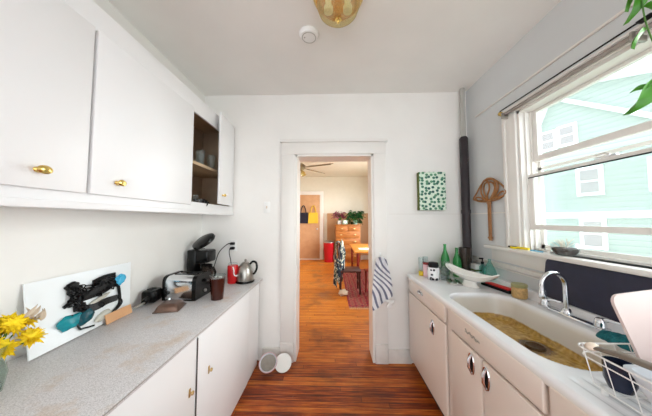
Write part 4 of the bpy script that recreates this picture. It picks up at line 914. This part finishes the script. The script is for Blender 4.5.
def sheetblob(px, py, w_, h_, m, name, rot=0, n=.35, sd=1, th=.012):
    c = S(px, py, .036 if m == 'lblue' else .014); ax = (S(px+1, py-.35)-S(px, py)).normalized(); ay = (S(px, py-1)-S(px, py)).normalized(); an = ax.cross(ay).normalized()
    t_ = bmesh.new(); bmesh.ops.create_icosphere(t_, subdivisions=3, radius=1)
    for v in t_.verts:
        k = 1+n*noise.noise(v.co*1.7+V((sd*5.3, 0, sd)))
        xx, yy, zz = v.co.x*w_*k, v.co.y*h_*k, v.co.z*th
        xx, yy = xx*math.cos(rot)-yy*math.sin(rot), xx*math.sin(rot)+yy*math.cos(rot)
        v.co = c+ax*xx+ay*yy+an*zz
    q = B(); q.merge(t_); return q.build(name, m, sh)
sheetblob(57, 329, .062, .036, 'teal', 'teal_piece', .1)
sheetblob(71, 324, .05, .034, 'dteal', 'dark_teal_piece', .5, sd=2, th=.016)
sheetblob(91, 322, .055, .024, 'clearr', 'clear_piece', .25, sd=3)
sheetblob(86, 305, .07, .012, 'clearr', 'white_strip', .25, sd=4)
sheetblob(109, 283, .03, .034, 'lblue', 'light_blue_piece', 0, sd=5, n=.5, th=.018)
op = thing('cardboard_strip', (-1.36, 1.38, T0), 'small tan cardboard strip leaning on the bottom of the art sheet', 'cardboard')
b = B(); q0, q1 = V((-1.335, 1.33, T0+.001)), V((-1.345, 1.51, T0+.001)); n_ = V((.03, 0, 0))
b.grid(lambda u, v: q0*(1-u)+q1*u+V((-.014*v, 0, .055*v)), 2, 2); b.solidify(.005); b.build('strip', 'orange', op)

# vase of yellow flowers
vs = thing('flower_vase', (-1.235, .815, T0), 'glass vase of yellow flowers at the near end of the worktop', 'vase')
VC = V((-1.235, .80, T0))
B().lathe([(0, .004), (.035, .004), (.045, .06), (.035, .12), (.042, .16), (.045, .16), (.038, .12), (.048, .06), (.038, 0), (0, 0)], VC, 24).build('vessel', 'vasew', vs)
B().lathe([(0, .005), (.034, .005), (.043, .06), (.036, .10), (0, .10)], VC, 20).build('water', 'vasew', vs)
fl = thing('yellow_bouquet', (-1.235, .80, T0+.01), 'bunch of ragged yellow flowers standing in the glass vase', 'flowers')
bs = B(); bp2 = B(); bd = B()
random.seed(11)
for i in range(30):
    tx, ty, tz = -1.235+random.uniform(-.07, .06), .79+random.uniform(-.15, .12), T0+.125+random.uniform(0, .10)
    bs.tube([(-1.235+random.uniform(-.01, .01), .80+random.uniform(-.01, .01), T0+.03), (-1.235+(tx+1.235)*.3, .80+(ty-.8)*.3, T0+.14), (tx, ty, tz)], .0025, 6)
    nv = V((random.uniform(-.2, 1), random.uniform(-.5, .3), random.uniform(.2, 1))).normalized()
    s1 = nv.cross(V((0, 1, .1))).normalized(); s2 = nv.cross(s1)
    for k in range(26):
        a = k*2.4; d_ = s1*math.cos(a)+s2*math.sin(a)+nv*(.1+1.3*(k/26)); leaf(bp2, (tx, ty, tz), d_, nv, .036+random.uniform(-.006, .008), .02)
for i in range(7):
    p_ = (-1.225, .91+random.uniform(-.03, .03), T0+.21+random.uniform(-.01, .03)); leaf(bd, p_, (random.uniform(-.2, .5), random.uniform(-.2, 1), random.uniform(.0, .9)), (1, 0, .3), .05, .02)
bs.build('stems', 'stem', fl); bp2.build('petals', 'yell', fl, ang=70); bd.build('dried_petals', 'dried', fl, ang=70)

# ------------------------------------------------------------------ floor bowls
def tilted(b, c, ax, deg):
    R = Matrix.Rotation(math.radians(deg), 3, ax)
    for v in b.bm.verts: v.co = R @ v.co+V(c)
    return b
t = thing('plate', (-.49, 2.33, 0), 'round white plate leaning on the skirting by the doorway', 'plate')
tilted(B().lathe([(0, .004), (.05, .004), (.082, .014), (.084, .011), (.052, 0), (0, 0)], (0, 0, 0), 36), (-.49, 2.325, .062), 'X', 48).build('disc', 'porc', t)
t = thing('glass_bowl', (-.635, 2.30, 0), 'clear lidded bowl with a pink rim leaning beside the white plate', 'bowl')
tilted(B().lathe([(0, .0), (.05, .0), (.078, .03), (.085, .045), (.081, .045), (.073, .03), (.046, .006), (0, .006)], (0, 0, 0), 36), (-.63, 2.30, .065), 'X', 40).build('vessel', 'tub', t)
tilted(B().lathe([(.076, .03), (.084, .046), (.089, .046), (.088, .03), (.076, .03)], (0, 0, 0), 36), (-.63, 2.30, .065), 'X', 40).build('rim', 'pinkg', t)
tilted(B().lathe([(0, .028), (.05, .03), (.073, .036), (.074, .033), (0, .024)], (0, 0, 0), 36), (-.63, 2.30, .065), 'X', 40).build('liner', 'steel', t)

# ------------------------------------------------------------------ the room beyond
d1 = sempty('door_1', (-.85, FY-.04, 0))
B().box(-1.45, -.46, FY-.06, FY-.03, .03, 2.44, .004).build('door_leaf', 'door', d1)
B().box(-.46, -.32, FY-.07, FY-.03, 0, 2.56, .006).box(-1.6, -1.45, FY-.07, FY-.03, 0, 2.56, .006).box(-1.6, -.32, FY-.08, FY-.03, 2.44, 2.58, .006).box(-1.45, -.46, FY-.075, FY-.03, 0, .03).build('door_frame', 'trim', d1)
B().lathe([(.03, 0), (.03, .01), (.012, .015), (.012, .04), (.028, .05), (.026, .07), (0, .075)], (-.56, FY-.06, 1.14), 18, (0, -1, 0)).build('door_handle', 'chrome', d1)
def tote(x, m, label, col):
    t = thing('tote_bag', (x, FY-.11, 1.38), label, 'bag', 'tote bags on the far door')
    B().prism([(x-.20, 1.36), (x+.18, 1.36), (x+.17, 1.76), (x-.17, 1.76)], 1, FY-.145, FY-.085).build('sack', m, t)
    B().tube(spline([(x-.10, FY-.115, 1.75), (x-.07, FY-.10, 1.92), (x, FY-.09, 2.03), (x+.07, FY-.10, 1.92), (x+.10, FY-.115, 1.75)], 6), .018, 8).build('strap', m, t)
    solo(B().tube([(x, FY-.061, 2.02), (x, FY-.10, 2.0), (x, FY-.12, 2.02)], .01, 8), 'coat_hook', 'steel', 'small steel hook on the tan door holding the %s bag' % col, 'hook')
tote(-1.08, 'bagb', 'dark navy tote bag hanging on the tan door', 'navy')
tote(-.70, 'bagy', 'yellow tote bag hanging on the tan door', 'yellow')
t = thing('waste_bin', (-.11, 8.1, 0), 'round red waste bin with a pale lid beside the far door', 'bin')
B().lathe([(0, 0), (.16, 0), (.19, .66), (.2, .68), (.0, .68)], (0, 0, 0), 26).build('pail', 'bin', t, world=False)
B().lathe([(.2, .68), (.2, .72), (.1, .76), (0, .765)], (0, 0, 0), 26).build('lid', 'steel', t, world=False)
# chest of drawers
ch = thing('chest_of_drawers', (.56, 8.2, 0), 'oak chest of drawers against the far wall', 'chest of drawers')
B().box(.12, 1.0, 7.95, 8.45, .08, 1.29, .006).box(.09, 1.03, 7.92, 8.47, 1.29, 1.325, .008).box(.14, .98, 7.97, 8.43, 0, .08).build('carcass', 'oak', ch)
def drawer(x0, x1, z0, z1):
    d = B().box(x0, x1, 7.925, 7.949, z0, z1, .006).build('drawer', 'oak', ch)
    for x in ((x0+(x1-x0)*.5,) if x1-x0 < .5 else (x0+.17, x1-.17)): B().box(x-.04, x+.04, 7.90, 7.925, (z0+z1)/2-.018, (z0+z1)/2+.018, .006).build('handle', 'brassd', d)
drawer(.15, .55, 1.10, 1.26); drawer(.57, .97, 1.10, 1.26)
for z in (.86, .62, .38, .12): drawer(.15, .97, z, z+.215)
def bush(name, c, r, m, label, cat, nl, L, W, potm, pr, ph, droop=0, seed=1):
    t = thing(name, (c[0], c[1], c[2]), label, cat); random.seed(seed)
    B().lathe([(0, 0), (pr*.75, 0), (pr, ph), (pr*.9, ph), (0, ph*.9)], c, 20).build('pot', potm, t)
    lf = B(); st = B()
    for i in range(nl):
        a = random.uniform(0, 2*PI); e = random.uniform(-.1, 1); rr_ = r*random.uniform(.3, 1)
        p = V(c)+V((rr_*math.cos(a)*math.cos(e), .7*rr_*math.sin(a)*math.cos(e), ph+.12+rr_*math.sin(e)*1.1+(-droop*random.random() if random.random() < .35 else 0)))
        if i % 4 == 0: st.tube([(c[0], c[1], c[2]+ph*.85), tuple(p)], .004, 5)
        leaf(lf, p, (math.cos(a), math.sin(a), random.uniform(-.6, .3)), (0, 0, 1), L, W)
    st.build('stems', 'stem', t); lf.build('foliage', m, t, ang=70)
bush('flowering_plant', (.27, 8.15, 1.326), .24, 'flower', 'mauve flowering plant on the oak chest, left side', 'plant', 110, .09, .07, 'white', .08, .14, seed=4)
bush('potted_plant', (.84, 8.14, 1.326), .30, 'dleaf', 'bushy dark green trailing plant on the oak chest, right side', 'plant', 190, .12, .08, 'pot', .1, .14, droop=.3, seed=5)
t = thing('ornament', (.46, 8.0, 1.326), 'small pale green ornament between the two plants on the chest', 'ornament')
B().box(-.09, .09, -.04, .04, 0, .16, .03, 3).build('case', 'pot', t, world=False)
B().lathe([(0, 0), (.055, 0), (.05, .006), (0, .006)], (0, -.04, .09), 20, (0, -1, 0)).build('face', 'paper', t, world=False)
# table
tb = thing('dining_table', (.92, 5.9, 0), 'orange wood dining table partly behind the doorway jamb', 'table')
B().box(.52, 1.32, 5.2, 6.9, .73, .77, .008).build('tabletop', 'table', tb)
for x, y in ((.60, 5.28), (1.24, 5.28), (.60, 6.82), (1.24, 6.82)): B().tube([(x, y, 0.008), (x, y, .73)], [.025, .035], 12).build('leg', 'redw', tb)
solo(B().box(.66, .92, 5.5, 5.75, .771, .785, .003), 'book', 'paper', 'white book lying on the orange dining table', 'book')
# chairs
def chair(name, loc, label, m, rz):
    t = thing(name, loc, label, 'chair', rz=rz)
    B().box(-.22, .22, -.22, .22, .43, .47, .012).build('seat', m, t, world=False)
    for x in (-.19, .19):
        B().tube([(x, .19, .0), (x, .18, .43)], [.016, .022], 10).build('leg', m, t, world=False)
        B().tube([(x, -.20, .0), (x, -.19, .45), (x, -.25, .98)], [.016, .022, .016], 10).build('leg', m, t, world=False)
    b = B()
    for z in (.95, .78, .62): b.box(-.19, .19, -.25+(.95-z)*.1, -.23+(.95-z)*.1, z-.03, z+.035, .005)
    b.build('backrest', m, t, world=False)
    B().tube([(-.19, -.195, .2), (.19, -.195, .2)], .01).tube([(-.19, .185, .2), (.19, .185, .2)], .01).build('stretcher', m, t, world=False)
    return t
chair('dining_chair', (.37, 4.78, .009), 'dark brown wooden chair with a patterned jacket over its back', 'darkw', math.radians(-90))
chair('dining_chair', (.95, 4.66, .009), 'red brown wooden chair half hidden by the doorway jamb', 'redw', math.radians(25))
jk = B()
def jf(u, v):
    ang_ = v; z = 1.03-.86*v if v > .04 else 1.03
    x = .10-.03*math.sin(u*PI)-.02*v+.03*math.sin(u*13)*v; y = 4.60+.36*u+.03*math.sin(v*9)
    w_ = .3*(1-v*.35)+.06
    return V((x, 4.78+(u-.5)*w_*1.2, z-.1*abs(u-.45)*(.3+v)))
jk.grid(jf, 20, 26)
jk.grid(lambda u, v: V((.09+.085*u, 4.78+(v-.5)*.38, 1.03+.025*math.sin(u*PI)-.1*abs(v-.5)*.3)), 6, 10)
jk.grid(lambda u, v: V((.175+.02*math.sin(v*5)+.012*u, 4.78+(v-.5)*(.36-.1*u), 1.03-.5*u)), 14, 12)
jk.blob((.20, 4.66, .74), (.07, .06, .30), .5, 2, 3).blob((.15, 4.62, .50), (.075, .06, .28), .5, 5, 3)
solo(jk, 'jacket', 'jacket', 'patterned grey green jacket draped over the dark chair back', 'jacket', ang=60)
solo(B().blob((.22, 4.5, .075), (.09, .08, .055), .6, 8, 3), 'scarf', 'dried', 'crumpled pale scarf on the floor under the jacket', 'scarf')
rg = thing('area_rug', (.85, 5.0, 0), 'dark red patterned rug under the dining table', 'rug')
B().box(.29, 1.42, 3.93, 6.9, .001, .008, .002).build('pile', 'rug', rg)
b = B()
for i in range(36): x = .30+i*.0315; b.box(x, x+.01, 3.86, 3.932, .001, .004)
tag(b.build('fringe', 'fringe', rg), kind='stuff')
# ceiling fan
fn_ = thing('ceiling_fan', (-.72, 4.9, FZ), 'antique brass ceiling fan with light kit in the far room', 'ceiling fan')
B().lathe([(0, 0), (.08, 0), (.05, -.06), (.015, -.07), (.015, -.40), (.09, -.42), (.14, -.46), (.14, -.52), (.07, -.57), (0, -.57)], (-.72, 4.9, FZ), 26).build('motor', 'fan', fn_)
for k in range(5):
    a = math.radians(-22+72*k); R_ = Matrix.Rotation(a, 3, 'Z') @ Matrix.Rotation(math.radians(22), 3, 'X')
    b = B().box(.22, .78, -.085, .085, -.006, .006, .004).box(.12, .25, -.02, .02, -.008, .004, .003)
    for v in b.bm.verts: v.co = R_ @ v.co+V((-.72, 4.9, FZ-.50))
    b.build('blade', 'fan', fn_)
for k in range(4):
    a = PI/4+PI/2*k; c = V((-.72+.12*math.cos(a), 4.9+.12*math.sin(a), FZ-.62))
    B().lathe([(.02, .04), (.03, .02), (.055, -.05), (.05, -.05), (.0, .02)], c, 16, (-math.cos(a)*.5, -math.sin(a)*.5, 1)).build('lamp_shade', 'amber', fn_)
